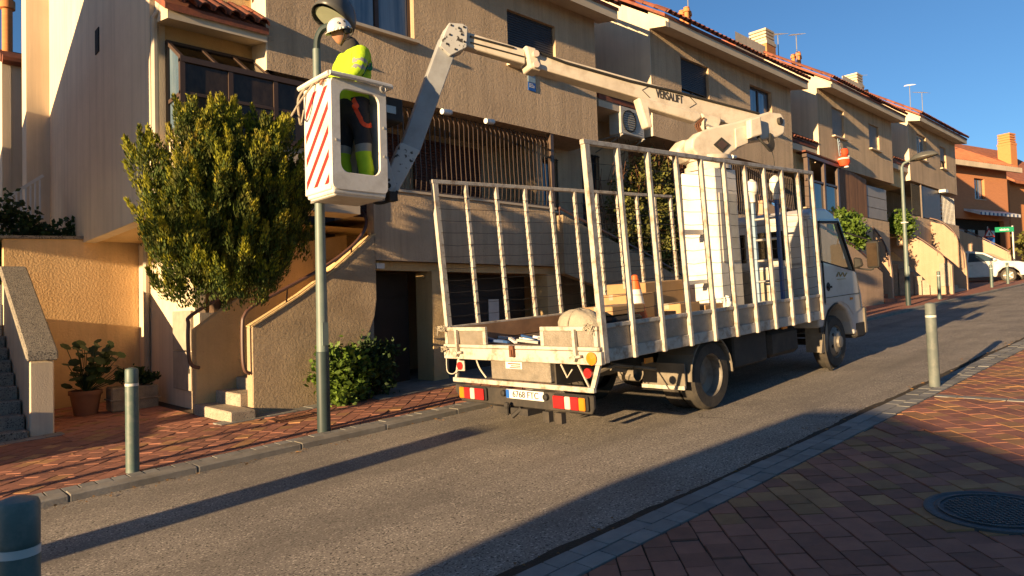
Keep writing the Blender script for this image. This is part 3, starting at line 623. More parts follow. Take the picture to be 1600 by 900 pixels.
# house 3: pergola, slatted screen, white panel, low wall
pg = thing('pergola', 'brown timber pergola with tiled edge on the raised terrace', 'pergola', (21.7,YF,4.4))
for x in (20.55,21.7,22.72): bx('post', m_brown, pg, x-.06, x+.06, YF-.05, YF+.07, 3.4, 5.86)
MB().beam((20.4,YF,5.92),(22.95,YF,5.86),.14,.1).build('beam', m_brown, pg); MB().beam((20.4,YF,5.2),(22.75,YF,5.2),.06,.06).build('rail', m_brown, pg)
rf = MB().beam((20.4,YF+.35,6.05),(22.95,YF+.35,5.98),.8,.05).build('roof', m_terra, pg)
MB().q([(20.6,YF+.01,3.8),(21.65,YF+.01,3.8),(21.65,YF+.01,5.15),(20.6,YF+.01,5.15)]).build('glazing', m_pane, pg); MB().q([(21.78,YF+.01,3.8),(22.65,YF+.01,3.8),(22.65,YF+.01,5.15),(21.78,YF+.01,5.15)]).build('glazing', m_pane, pg)
sf = thing('slat_screen', 'vertical wooden slat screen with curved lower end on the terrace wall', 'screen', (24,YF,4.39))
bx('rail', m_brown, sf, 22.85, 25.2, YF+.04, YF+.07, 5.55, 5.62); bx('rail', m_brown, sf, 22.85, 25.2, YF+.04, YF+.07, 4.5, 4.57)
for k in range(22):
    x = 22.88+k*.106; zt = 5.86-.10*(k/22)**2*1.6; zl = 4.40
    bx('slat', m_wood, sf, x, x+.085, YF+.005, YF+.035, zl, zt)
wp = thing('white_panel_door', 'pale grey panelled garage style screen beside the wooden slats', 'screen', (26.1,YF,4.39))
for k in range(3): bx('panel', m_shut_g, wp, 25.25, 27.1, YF+.02, YF+.06, 4.42+k*.38, 4.78+k*.38)
bx('window_dark', m_dark, H3, 27.2, 27.7, YF+.3, YF+.32, 4.8, 5.7)
bx('balcony_wall', m_stucco, H3, 20.4, 27.2, YF, YF+.2, 3.0, 4.38); bx('garage_wall', m_tan, H3, 19.75, 30, 9.9, 10.0, 1.0, 4.1)
# red and white stuffed cloth hanging on a rope ladder
sa = thing('hanging_decoration', 'red and white stuffed cloth decoration hanging from a window of the shuttered house', 'decoration', (22.9,8.85,5.9))
b = MB(); b.lathe([(0,-.2),(.14,-.17),(.19,-.05),(.17,.08),(.09,.17),(0,.2)], (22.95,8.8,6.05), n=12); b.lathe([(0,-.14),(.1,-.1),(.13,0),(.1,.1),(0,.14)], (23.03,8.8,6.34), n=10); b.build('bundle', m_redst, sa, smooth=True)
b = MB(); b.lathe([(0,-.05),(.06,-.03),(.06,.03),(0,.05)], (23.16,8.76,6.22), n=8); b.lathe([(0,-.05),(.07,-.03),(.07,.03),(0,.05)], (22.98,8.74,5.86), n=8); b.lathe([(.175,-.02),(.19,0),(.175,.03)], (22.95,8.8,6.1), n=12); b.build('trim', m_signw, sa, smooth=True)
b = MB(); b.tube([(22.82,8.88,6.2),(22.78,8.9,6.85)], .012, 4); b.tube([(22.94,8.88,6.2),(22.90,8.9,6.85)], .012, 4)
for k in range(5): b.tube([(22.81,8.88,6.3+k*.12),(22.93,8.88,6.3+k*.12)], .012, 4)
b.build('rope_ladder', m_bluel, sa)
# house 4
bars(H4, 29.95, 31.0, YF+.06, 4.85, 6.1, 9, mat=m_black, r=.015); bx('brown_panel', m_brown, H4, 31.1, 33.5, YF+.02, YF+.08, 4.85, 6.12); bars(H4, 33.8, 35.7, YF+.06, 4.8, 6.0, 10, mat=m_frame_w, r=.02)
for k in range(6): bx('louvre', m_frame_w, H4, 33.8, 35.7, YF+.08, YF+.1, 4.9+k*.18, 4.96+k*.18)
bx('corner_post', m_bars, H4, 31.02, 31.1, YF, YF+.08, 4.8, 6.15); bx('wall_lamp', m_signw, H4, 33.3, 33.7, YF-.25, YF, 6.05, 6.17)
bx('balcony_wall', m_stucco, H4, 28.5, 36, YF, YF+.2, 3.6, 4.8); bx('garage_wall', m_tan, H4, 30.05, 36.5, 9.9, 10.0, 1.5, 4.6)
# chimneys, flues and aerials
chimney(R3, 24.2, 12, 10.5, .7, 1.1); chimney(R4, 32.7, 12, 10.7, .7, 1.1)
flues(R2, 19.2, 12, 10.35, .75); flues(R3, 27.2, 12, 10.75, .8); flues(R4, 34.3, 12, 11.0, .45); flues(R2, 15.8, 12, 10.1, .6)
bx('chimney_base', m_redst, R2, 15.6, 16.6, 11.6, 12.2, 9.5, 10.2)
for x, z, h, lb, yw in ((15.1,9.9,1.2,'thin rooftop aerial with comb elements above the red chimney base',30),(19.3,10.9,.9,'rooftop aerial above the terracotta flue of the middle house',60),(25.5,10.6,1.2,'comb shaped aerial beside the louvred cream chimney',50),(27.1,11.2,1.0,'aerial on the twin terracotta flues beside the cream chimney',40),(33.4,11.0,.9,'short aerial with dish behind the far louvred chimney',45),(40.5,11.4,1.5,'tall bent aerial above the last brown house',20),(42.5,11.3,1.6,'spidery aerial beside the far terracotta flues',70)):
    aerial(x, 12, z, h, lb, yw, 'rooftop aerials')
# ------------------------------------------------------------------ stairs of house 1
st = thing('outdoor_stair', 'granite stair rising between sloped stucco walls with brown handrails, by the conifer', 'stair', (3.7,9.5,gz(3.7)))
for k in range(8):
    xa = 3.29+k*.29; y0 = 8.69 if k == 0 else 9.135; 
    MB().box(xa, xa+(.32 if k == 0 else .29+.03) , y0, 9.995, .1 if k < 1 else .2, .2+.165*(k+1)).build('step', m_granite, st, bev=.012)
nw = [(3.68,.12),(3.68,1.40),(4.02,1.60),(4.37,1.81),(4.86,2.15),(5.24,2.46),(5.53,2.70),(5.58,2.72),(5.58,1.75),(5.54,1.5),(5.45,1.28),(5.3,1.05),(5.12,.88),(5.0,.75),(4.95,.12)]
MB().prism(nw, 'y', 8.95, 9.13).build('near_wall', m_rough, st, bev=.012)
b = MB()
for (xa,za),(xb,zb_) in zip(nw[1:7],nw[2:8]): b.beam((xa,9.04,za+.012),(xb,9.04,zb_+.012),.2,.02)
b.build('coping', m_yell, st)
fw = [(3.32,.12),(3.32,1.39),(3.99,1.87),(4.82,2.66),(5.7,2.84),(5.7,.2)]
MB().prism(fw, 'y', 10.0, 10.17).build('far_wall', m_yell, st, bev=.012)
def bend(pts, n=5):
    out = []
    for k in range(len(pts)-1):
        p0 = Vector(pts[max(k-1,0)]); p1 = Vector(pts[k]); p2 = Vector(pts[k+1]); p3 = Vector(pts[min(k+2,len(pts)-1)])
        for i in range(n):
            t = i/n; out.append(.5*((2*p1)+(p2-p0)*t+(2*p0-5*p1+4*p2-p3)*t*t+(3*p1-p0-3*p2+p3)*t**3))
    return out+[Vector(pts[-1])]
MB().tube(bend([(3.66,8.98,.80),(3.6,8.98,.84),(3.57,8.98,1.0),(3.57,8.98,1.42),(3.6,8.98,1.56),(3.72,8.98,1.68),(4.2,8.98,1.93),(4.66,8.98,2.17),(5.05,8.98,2.42),(5.35,9.0,2.68),(5.52,9.1,2.95),(5.5,9.35,3.2),(5.3,9.6,3.32)]), .026, 8).build('handrail', m_rail, st, smooth=True)
MB().tube(bend([(3.36,9.97,.86),(3.26,9.97,.9),(3.22,9.97,1.05),(3.22,9.97,1.45),(3.28,9.97,1.6),(3.9,9.97,1.98),(4.5,9.97,2.46),(5.1,9.97,2.85)]), .026, 8).build('handrail', m_rail, st, smooth=True)
b = MB()
for x, z in ((4.2,1.93),(4.66,2.17),(5.2,2.55)): b.tube([(x,9.04,z-.22),(x,8.99,z)], .012, 5)
b.build('rail_bracket', m_rail, st)
bx('entrance_door', m_brown, H1, 4.75, 5.65, 10.3, 10.36, 2.0, 4.0)
# lower storey block behind the planting bed, meter cabinet, downpipe
b = MB(); b.box(3.45,5.25,10.2,10.4,.1,1.62); b.box(3.451,3.6,10.4,13.18,.1,2.85); b.box(3.602,5.25,11.7,13.18,1.0,2.85); b.build('lower_wall', m_cream, H1)
bx('planting_soil', m_ground, H1, 3.6, 5.25, 10.38, 11.7, .2, 1.55)
mc = thing('meter_cabinet', 'grey two door utility meter cabinet on the wall left of the stair', 'cabinet', (3.44,10.85,.5))
bx('door', m_mbox, mc, 3.405, 3.449, 10.46, 11.25, 1.08, 1.66, bev=.006); bx('door', m_mbox, mc, 3.405, 3.449, 10.46, 11.25, .5, 1.06, bev=.006)
b = MB(); b.box(3.398,3.404,10.5,10.56,.75,.82); b.box(3.398,3.404,10.5,10.56,1.3,1.37); b.build('lock', m_black, mc)
MB().tube([(3.4,12.55,.1),(3.4,12.55,2.86)], .05, 8).build('downpipe', m_pipe, H1, smooth=True)
tw = MB().prism([(1.55,0),(3.5,.1),(3.5,2.95),(1.55,2.87)], 'y', 13.2, 13.4).build('garden_or_shade_wall', m_tan, org=(2.5,13.2,.1)); tag(tw, 'tall tan stucco garden wall behind the stone planter', 'wall')
cp = MB().prism([(1.5,2.872),(3.5,2.952),(3.5,3.0),(1.5,2.92)], 'y', 13.16, 13.44).build('coping', m_coping, tw)
# ------------------------------------------------------------------ left stair up the passage
ls = thing('passage_stair', 'dark granite steps climbing beside a sloped parapet at the left', 'stair', (.5,10.4,gz(.5)))
for k in range(12):
    MB().box(-1.2, 1.46, 10.36+k*.28, 10.36+k*.28+.31, 0, .05+.165*(k+1)).build('step', m_coping, ls, bev=.012)
MB().prism([(10.42,.02),(10.42,1.05),(12.7,2.27),(12.7,.02)], 'x', 1.48, 1.74).build('parapet', m_cream, ls, bev=.015)
MB().prism([(10.36,1.055),(12.75,2.30),(12.75,2.42),(10.38,1.18)], 'x', 1.44, 1.78).build('coping', m_coping, ls, bev=.02)
MB().prism([(10.2,-.2),(10.2,1.45),(12.35,2.6),(12.35,-.2)], 'x', -1.5, -1.25).build('parapet', m_cream, ls, bev=.015)  # second parapet, added outside the view to keep the steps in shade
# ------------------------------------------------------------------ houses behind, at the left
HB = thing('stepped_house', 'cream stucco house of tall blade walls with arched niche beyond the passage', 'house', (2.8,16,.2))
MB().prism([(2.24,.1),(4.4,.1),(4.4,8.2),(2.30,8.95),(2.24,8.95)], 'y', 16.0, 16.5).build('blade_wall', m_cream, HB)
MB().prism([(2.2,8.96),(4.4,8.21),(4.4,8.27),(2.2,9.02)], 'y', 15.95, 16.55).build('wall_cap', m_frame, HB)
b = MB(); b.prism([(2.78,3),(3.1,3),(3.1,5.4),(3.02,5.62),(2.9,5.66),(2.8,5.55),(2.78,5.4)], 'y', 15.97, 15.99); b.build('niche', m_yell, HB)
MB().prism([(17.2,.1),(24,.1),(24,9.5),(17.2,6.9)], 'x', 2.0, 2.15).build('side_wall', m_cream, HB)
b = MB(); b.q([(2.15,17.22,.1),(4,17.22,.1),(4,17.22,6.9),(2.15,17.22,6.9)]); b.build('front_wall', m_cream, HB)
b = MB()
for k in range(6): b.tube([(2.0,17.15+k*.3,6.96+k*.115),(2.6,17.15+k*.3,6.96+k*.115)], .1, 8)
b.build('roof_edge', m_terra, HB)
MB().lathe([(.1,-1),(.1,1.0),(.15,1.02),(.15,1.2),(.11,1.22),(.11,1.26),(0,1.26)], (2.25,18.5,7.5), n=12).build('flue', m_brickd, HB, smooth=True)
rl = thing('white_railing', 'white sloped picket railing above the planting by the tall walls', 'railing', (2.2,15,3.3))
MB().beam((1.7,15,3.7),(2.35,15,4.25),.05,.05).build('top_rail', m_signw, rl); MB().beam((1.7,15,3.0),(2.35,15,3.5),.05,.05).build('bottom_rail', m_signw, rl)
for k in range(9): x = 1.74+k*.07; z = 3.0+(x-1.7)*.8; bx('picket', m_signw, rl, x-.012, x+.012, 14.985, 15.015, z, z+.68)
# outside the view: house shaped for its shadow, plus walls added to shade pavement
H0 = thing('row_house', 'unseen brown stucco row house left of the passage, shaped for its shadow', 'house', (-3.3,9,gz(-3.3)), 'row houses along the far pavement')
MB().prism([(9.1,3.6),(17,3.6),(17,5.5),(11.7,7.75),(9.1,6.1)], 'x', -5, -1.6).build('upper_wall', m_stucco, H0)  # unseen wing raised on pillars so the low sun passes beneath
MB().box(-5,-1.6,16.6,17,-.8,3.6).build('porch_wall', m_stucco, H0)
for x in (-4.8,-1.9): MB().box(x-.15,x+.15,9.15,9.45,-.9,3.6).build('pillar', m_stucco, H0)
MB().prism([(8.8,5.95),(11.7,7.85),(17.2,5.5),(17.2,5.4),(11.7,7.75),(8.8,5.85)], 'x', -5.2, -1.5).build('roof', m_terra, H0)
lw = MB().prism([(8.5,-.5),(10.2,-.5),(10.2,.78),(8.5,.66)], 'x', -7, -1.1).build('garden_or_shade_wall', m_tan, org=(-4,8.5,-.3)); tag(lw, 'low tan wall added out of the picture to shade the far pavement', 'wall')  # added wall, its shadow ends just before the stair
nwl = MB().prism([(-9,-.8),(2.12,-.8),(2.12,2.02),(1.5,2.08),(.0,1.8),(-2,1.3),(-9,1.0)], 'x', -9.5, -5).build('garden_or_shade_wall', m_stucco, org=(-7,0,-.4)); tag(nwl, 'stucco wall added behind the viewer to shade the near pavement and road', 'wall')  # added wall, top edge profiled to cast the large near shadow
# ------------------------------------------------------------------ stair walls further up the street
def slope_wall(name, parent, pts, thick, mat, low=None):
    b = MB(); n = len(pts); L = []
    for k, (x,y,z) in enumerate(pts):
        a = Vector(pts[max(k-1,0)][:2]); c = Vector(pts[min(k+1,n-1)][:2]); t = (c-a).normalized(); nn = Vector((-t.y,t.x))*thick
        L.append(((x,y),(x+nn.x,y+nn.y),z, low[k] if low else gz(x)-.1))
    for k in range(n-1):
        p, q = L[k], L[k+1]
        b.hexa([(*p[0],p[3]),(*q[0],q[3]),(*q[1],q[3]),(*p[1],p[3]),(*p[0],p[2]),(*q[0],q[2]),(*q[1],q[2]),(*p[1],p[2])])
    o = b.build(name, mat, parent)
    b = MB(); b.tube(bend([(x,y+thick*.5,z+.14) for x,y,z in pts],4), .028, 6)
    for x,y,z in pts: b.tube([(x,y+thick*.5,z-.05),(x,y+thick*.5,z+.14)], .012, 4)
    b.build('handrail', m_rail, parent); return o
m_scr = M('stone_scratched', (.46,.34,.21), (.33,.25,.16), rough=.95, scale=5, stretch=(7,7,.8), bump=1, bscale=9, bdist=.05)
s2 = thing('outdoor_stair', 'scratched stone clad stair wall falling to the right behind the truck load', 'stair', (12,8.8,gz(12)))
slope_wall('stair_wall', s2, [(9.55,8.78,3.3),(12.13,8.76,2.55),(13.55,8.74,2.08),(15.4,8.7,1.5)], .16, m_scr, [2.2,1.55,.6,.6])
slope_wall('stair_wall', s2, [(12.2,9.55,2.7),(13.55,9.55,2.2),(15.4,9.55,1.6)], .12, m_yell)
for k in range(11): MB().box(15.2-k*.3-.32, 15.2-k*.3, 8.9, 9.54, .6, .95+.165*(k+1)).build('step', m_granite, s2)
m_wallx = M('stair_wall_cream', (.43,.30,.205), (.37,.26,.175), rough=.95, scale=1.4, bump=.8, bscale=28, bdist=.02, bdet=8, dirt=(.25,.18,.12), dscale=1.1, damt=.35, streak=.35)
s3 = thing('outdoor_stair', 'brick stepped stair with cream curved wall seen beyond the truck cab', 'stair', (24,8.6,gz(24)))
slope_wall('stair_wall', s3, [(17.5,8.85,4.3),(20.5,8.65,3.75),(22.7,8.45,3.15),(24.4,8.3,2.45)], .16, m_wallx)
for k in range(9): MB().box(24.45, 25.59, 8.3+k*.27, 8.3+k*.27+.3, gz(24)-.1, gz(25.2)+.17*(k+1)).build('step', m_brickstep, s3)
slope_wall('curved_wall', s3, [(25.6,9.9,4.5),(25.6,9.3,4.32),(25.6,8.85,3.9),(25.6,8.5,3.25),(25.6,8.42,2.55)], .14, m_wallx)
s4 = thing('outdoor_stair', 'long cream stair wall sloping down past the far lamp post', 'stair', (29,8.4,gz(29)))
slope_wall('stair_wall', s4, [(29.2,10.2,4.6),(29.2,9.5,4.38),(29.2,8.5,3.74),(29.2,7.9,3.2),(29.2,7.55,2.76)], .18, m_wallx, [3.6,3.4,2.35,1.5,1.5])
for k in range(8): MB().box(29.4, 31.98, 7.8+k*.27, 7.8+k*.27+.3, gz(29)-.1, gz(31)+.17*(k+1)).build('step', m_granite, s4)
slope_wall('curved_wall', s4, [(32,10.2,4.95),(32,9.15,4.8),(32,8.5,4.55),(32,8.05,4.05),(32,7.8,3.3),(32,7.76,2.6)], .16, m_wallx)
s5 = thing('outdoor_stair', 'farthest cream stair wall sloping down behind the white car', 'stair', (43,9.5,gz(43)))
slope_wall('stair_wall', s5, [(43,12.5,5.6),(43,10.95,5.35),(43,9.8,4.72),(43,8.5,3.82),(43,8.45,3.6)], .18, m_wallx)
mc2 = thing('meter_cabinet', 'pale green grey utility cabinet at the foot of the far cream wall', 'cabinet', (29.15,7.8,2.0))
MB().hexa([(x,y,z) for z in (2.0,2.85) for x,y in ((29.15,7.6),(29.195,7.6),(29.195,7.95),(29.15,7.95))]).build('door', m_mbox, mc2)
# ------------------------------------------------------------------ vegetation
def leaf_quad(b, p, n, up, w, l):
    t = up.cross(n)
    if t.length < 1e-3: t = Vector((1,0,0))
    t.normalize(); b.q([p-t*w*.12, p-t*w+up*l*.45+n*l*.06, p+up*l, p+t*w+up*l*.45+n*l*.06])
from mathutils import noise as NZ0
def thuja(b, c, rad, N, rng, tufts, lo=.72):
    # crown of flame-shaped plumes; every plume carries upright flat sprays, golden at the tips
    for k in range(tufts):
        while True:
            u = Vector((rng.uniform(-1,1), rng.uniform(-1,1), rng.uniform(-1,1)))
            if lo < u.length < 1: break
        nz = NZ0.noise(u.normalized()*1.9+Vector((3.1,c[2],.4))); fs = .9+.26*nz if tufts > 100 else 1
        if tufts > 100 and nz < -.30 and rng.random() < .7: continue
        base = Vector((c[0]+u.x*rad[0]*fs, c[1]+u.y*rad[1]*fs, c[2]+u.z*rad[2]*fs-.12)); out = Vector((u.x,u.y,0)).normalized()
        axis = (Vector((0,0,1))+out*rng.uniform(.05,.5)+Vector((rng.uniform(-.2,.2),rng.uniform(-.2,.2),0))).normalized()
        hgt = rng.uniform(.24,.5); wid = rng.uniform(.065,.12); gold = rng.random()
        for i in range(N):
            t = rng.random()**.85; rr = wid*(1-t)**.7*(.25+.75*math.sqrt(rng.random())); an = rng.uniform(0,6.283)
            o = Vector((math.cos(an),math.sin(an),0)); p = base+axis*hgt*t+o*rr
            up = (axis*1.1+o*rng.uniform(.1,.7)+Vector((rng.uniform(-.25,.25),rng.uniform(-.25,.25),rng.uniform(-.1,.2)))).normalized()
            n = (o+Vector((rng.uniform(-.7,.7),rng.uniform(-.7,.7),rng.uniform(-.2,.3)))).normalized()
            b.cur = 1 if t*.8+gold*.55+rng.uniform(-.25,.25) > .78 else 0
            leaf_quad(b, p, n, up, rng.uniform(.006,.012), rng.uniform(.035,.065))
rng = random.Random(11)
tr = thing('conifer_tree', 'dense golden green conifer bush in front of the glazed gallery', 'tree', (3.75,10.45,1.55))
b = MB(); TC = (3.13,8.12,2.84)
thuja(b, TC, (1.0,.66,1.1), 190, rng, 350); thuja(b, (3.0,8.1,2.05), (.75,.5,.4), 170, rng, 70); thuja(b, (2.6,8.1,2.35), (.42,.4,.5), 170, rng, 40)
for cx_, cz_, rx_, rz_, n_ in ((2.22,3.15,.12,.3,8),(3.0,3.8,.14,.2,10),(3.5,3.65,.12,.2,9),(3.85,3.2,.12,.3,8),(2.6,3.5,.14,.25,9),(2.45,2.3,.2,.35,8)): thuja(b, (cx_,8.05,cz_), (rx_,.2,rz_), 220, rng, n_)
b.cur = 0
for k in range(4200):
    while True:
        u = Vector((rng.uniform(-1,1),rng.uniform(-1,1),rng.uniform(-1,1)))
        if u.length < .78: break
    leaf_quad(b, Vector((TC[0]+u.x*.85,TC[1]+u.y*.58,TC[2]+u.z*.98)), Vector((rng.uniform(-1,1),rng.uniform(-1,1),.3)).normalized(), Vector((rng.uniform(-.5,.5),rng.uniform(-.5,.5),1)).normalized(), .03, .13)
b.build('crown', m_thuja, tr, mats=[m_thuja, m_thuja_t])

b = MB(); b.tube([(3.75,10.45,1.5),(3.6,9.9,2.1),(3.3,8.9,2.3),(3.15,8.3,2.6),(3.1,8.15,3.5)], .08, 8, rs=[.09,.085,.08,.07,.03])
for k in range(16):
    an = rng.uniform(0,6.28); z = 2.3+k*.06; b.tube([(3.1,8.2,z),(3.1+math.cos(an)*.45,8.2+math.sin(an)*.3,z+.35),(3.1+math.cos(an)*.7,8.2+math.sin(an)*.4,z+.6)], .02, 5, rs=[.03,.02,.008])
b.build('trunk', m_bark, tr)
def shrub(name, label, cat, base, c, rad, N, mat, size, rng, stems=8, droop=.3, group=None, clump=40):
    t = thing(name, label, cat, base, group); b = MB(); cl = []
    for k in range(clump):
        while True:
            u = Vector((rng.uniform(-1,1),rng.uniform(-1,1),rng.uniform(-1,1)))
            if u.length < 1: break
        cl.append(Vector((c[0]+u.x*rad[0],c[1]+u.y*rad[1],c[2]+u.z*rad[2])))
    for k in range(N):
        o = cl[rng.randrange(clump)]; s = min(rad)*.42
        p = o+Vector((rng.gauss(0,s*.6),rng.gauss(0,s*.6),rng.gauss(0,s*.6)))
        n = Vector((rng.uniform(-1,1),rng.uniform(-1,1),rng.uniform(-.1,1))).normalized(); up = Vector((rng.uniform(-1,1),rng.uniform(-1,1),rng.uniform(-droop,1))).normalized()
        leaf_quad(b, p, n, up, size*rng.uniform(.28,.45), size*rng.uniform(.7,1.3))
    b.build('foliage', mat, t); b = MB()
    for k in range(stems):
        q = cl[rng.randrange(clump)]; bb = Vector(base); b.tube([bb+Vector((rng.uniform(-.1,.1),rng.uniform(-.1,.1),0)), (bb+q)/2+Vector((0,0,.1)), q], .012, 5, rs=[.016,.011,.005])
    b.build('stem', m_bark, t); return t
shrub('leafy_shrub', 'bright green leafy shrub at the foot of the curved stair wall behind the lamp post', 'shrub', (4.9,8.7,.3), (4.78,8.6,.62), (.42,.28,.42), 2600, m_leaf, .085, rng, 14, clump=34)
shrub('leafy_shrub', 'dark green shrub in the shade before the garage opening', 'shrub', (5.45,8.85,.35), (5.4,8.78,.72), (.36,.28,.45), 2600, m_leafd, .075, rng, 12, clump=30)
shrub('garden_bush', 'tall olive green bush with reddish twig tips behind the truck rack', 'bush', (12.9,9.35,2.2), (13.0,9.28,3.6), (1.4,.36,1.4), 11000, m_leafo, .085, rng, 40, clump=150)
b = MB()
for k in range(60):
    x = rng.uniform(11.4,14.6); z = rng.uniform(3.8,4.7); b.tube([(x,9.2,z),(x+rng.uniform(-.15,.15),9.1+rng.uniform(-.1,.1),z+.3),(x+rng.uniform(-.3,.3),9.1,z+rng.uniform(.4,.75))], .006, 4)
for k in range(30):
    x = rng.uniform(10.6,11.6); z = rng.uniform(2.9,3.3); b.tube([(x,9.2,z),(x+rng.uniform(-.35,.2),9.15,z+rng.uniform(.5,1.2))], .006, 4)
b.build('bare_twigs', m_rust, bpy.data.objects['garden_bush'])
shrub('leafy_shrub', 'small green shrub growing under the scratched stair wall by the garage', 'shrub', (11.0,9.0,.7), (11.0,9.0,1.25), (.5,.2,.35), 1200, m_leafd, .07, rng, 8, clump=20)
shrub('terrace_shrub', 'light green shrub spilling over the terrace wall above the truck cab', 'shrub', (22.9,8.9,3.2), (22.9,8.75,3.75), (.75,.4,.6), 2600, m_leaf, .13, rng, 10, clump=26)
shrub('terrace_shrub', 'round bright green shrub on the cream stair wall right of the far lamp', 'shrub', (28.3,8.9,3.8), (28.5,8.95,4.35), (.55,.4,.5), 2200, m_leaf, .11, rng, 8, clump=22)
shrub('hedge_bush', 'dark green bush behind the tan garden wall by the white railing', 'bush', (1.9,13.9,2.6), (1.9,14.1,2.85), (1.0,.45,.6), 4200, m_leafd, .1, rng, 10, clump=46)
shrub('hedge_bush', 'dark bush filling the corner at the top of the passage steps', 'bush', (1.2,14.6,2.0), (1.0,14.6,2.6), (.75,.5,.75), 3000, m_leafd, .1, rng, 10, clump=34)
shrub('hedge_bush', 'tawny hedge beside the brick houses at the end of the street', 'bush', (52,8.6,2.9), (51.5,8.3,4.4), (1.5,1.2,1.6), 2600, m_leafo, .28, rng, 8, clump=30)
pt = thing('stone_planter', 'rectangular stone planter trough with small green plants by the tan wall', 'planter', (2.95,11.6,gz(3)+.05))
bx('trough', m_stonep, pt, 2.62, 3.26, 11.45, 11.8, .2, .56, bev=.02); bx('foot', m_stonep, pt, 2.66, 3.22, 11.49, 11.76, .12, .198)
b = MB(); b.box(2.60,3.28,11.43,11.82,.36,.385); b.build('band', m_stonep, pt, bev=.006)
shrub('potted_herb', 'low feathery green plant growing in the stone planter', 'plant', (3.0,11.6,.56), (3.0,11.6,.68), (.26,.12,.12), 1200, m_leafd, .06, rng, 6, clump=16)
gp = thing('flower_pot', 'round clay pot standing left of the stone planter', 'pot', (2.35,11.75,gz(2.3)+.05))
MB().lathe([(0,0),(.15,0),(.2,.3),(.22,.3),(.22,.36),(.19,.36),(.18,.3),(0,.3)], (2.35,11.75,gz(2.3)+.05), n=18).build('clay_body', m_pot, gp, smooth=True)
gr = thing('potted_plant', 'round leaved plant with long stalks rising from the clay pot', 'plant', (2.35,11.75,.5)); b = MB(); sb = MB()
for k in range(75):
    an = rng.uniform(0,6.28); rr = rng.uniform(.05,.42); z = .6+rng.uniform(0,.65); p = Vector((2.42+math.cos(an)*rr, 11.72+math.sin(an)*rr*.7, z)); n = Vector((rng.uniform(-.5,.5),rng.uniform(-.9,0),.8)).normalized(); s_ = rng.uniform(.05,.085)
    t = n.cross(Vector((0,0,1))).normalized(); u = n.cross(t); b.q([p+t*s_*math.cos(a)+u*s_*math.sin(a) for a in [i*6.283/7 for i in range(7)]]); sb.tube([(2.35,11.75,.5),p], .006, 4)
b.build('foliage', m_leafd, gr); sb.build('stem', m_leafd, gr)
# ------------------------------------------------------------------ bollards and street lamps
def bollard(mat, label):
    t = thing('bollard', label, 'bollard', (0,0,0), 'bollards along the kerbs')
    MB().lathe([(0,-.05),(.056,-.05),(.056,.79),(.0,.79)], (0,0,0), n=20).build('post', mat, t, smooth=True)
    MB().lathe([(.052,.788),(.057,.788),(.057,.812),(.052,.812)], (0,0,0), n=20).build('ring', m_ring, t, smooth=True)
    MB().lathe([(.052,.81),(.055,.813),(.056,.83),(.056,.93),(.05,.945),(.02,.955),(0,.957)], (0,0,0), n=20).build('cap', mat, t, smooth=True); return t
bA = bollard(m_bol, 'dark green bollard on the far kerb before the passage stair'); bA.location = (1.77,7.02,gz(1.77)+.04)
bB = bollard(m_bolg, 'worn grey bollard with scratched paint standing on the near kerb in the sun'); bB.location = (8.79,2.5,gz(8.79)+.02); bB.rotation_euler = (0,R(-1.2),0)
for src, x, y, lb in ((bA,.3225,2.48,'dark bollard on the near kerb in the shade'),(bA,26.1,7.15,'dull grey bollard on the far pavement next to the far street lamp'),(bA,33.6,7.3,'thin distant bollard before the parked white car door'),(bA,36.6,7.35,'thin distant bollard before the parked white car wheel'),
                      (bA,-1.95,7.02,'dark green bollard on the far kerb down the street'),(bA,-5.2,7.06,'dark green bollard on the far kerb farther down the street')):
    o = copy_tree(src); o.location = (x,y,gz(x)+.03); o['label'] = lb
def lamp(label, loc, head=True):
    t = thing('street_lamp', label, 'street lamp', (0,0,0), 'street lamps on the far pavement')
    MB().lathe([(0,0),(.072,0),(.072,.86),(.066,.88)], (0,0,0), n=16).build('base_sleeve', m_poled, t, smooth=True)
    MB().lathe([(.064,.86),(.054,2.4),(.044,4.25),(0,4.26)], (0,0,0), n=16).build('pole', m_pole, t, smooth=True)
    bx('inspection_door', m_pole, t, -.035, .035, -.078, -.06, .95, 1.2)
    b = MB(); b.box(-.07,.07,-.075,.075,2.52,2.56); b.tube([(.0,-.06,2.54),(0,-.11,2.54)], .014, 6); b.build('clamp', m_alu, t)
    t.location = loc; return t
def lamp_head(t, c, fwd, up, L, W, Hh):
    f = Vector(fwd).normalized(); s_ = f.cross(Vector(up)).normalized(); u = s_.cross(f); c = Vector(c); b = MB(); nu, nv = 12, 6; i0 = 0
    for i in range(nv+1):
        ph = math.pi/2*i/nv
        for j in range(nu*2):
            th = 2*math.pi*j/(nu*2); tap = 1+.25*math.cos(th); p = c+f*(math.cos(th)*L/2*math.cos(ph))+s_*(math.sin(th)*W/2*math.cos(ph)*(1.1-.25*math.cos(th)))+u*(Hh*math.sin(ph)); b.v.append(tuple(p))
    m2 = nu*2
    for i in range(nv):
        for j in range(m2): b.f.append((i*m2+j, i*m2+(j+1)%m2, (i+1)*m2+(j+1)%m2, (i+1)*m2+j)); b.mi.append(0)
    h = b.build('lamp_head', M('lamp_head_grey', (.085,.085,.08), rough=.35), t, smooth=True)
    mo = h.modifiers.new('thick', 'SOLIDIFY'); mo.thickness = .012
    b = MB(); b.q([c+f*(math.cos(2*math.pi*j/24)*L*.42)+s_*(math.sin(2*math.pi*j/24)*W*.42)+u*.015 for j in range(24)]); b.build('lens', M('lamp_lens', (.42,.45,.32), rough=.3), t)
l1 = lamp('tall green grey street lamp post the bucket worker is servicing, its head swung open', (3.67,7.02,gz(3.67)+.04))
ORG[l1.name] = (0,0,0)
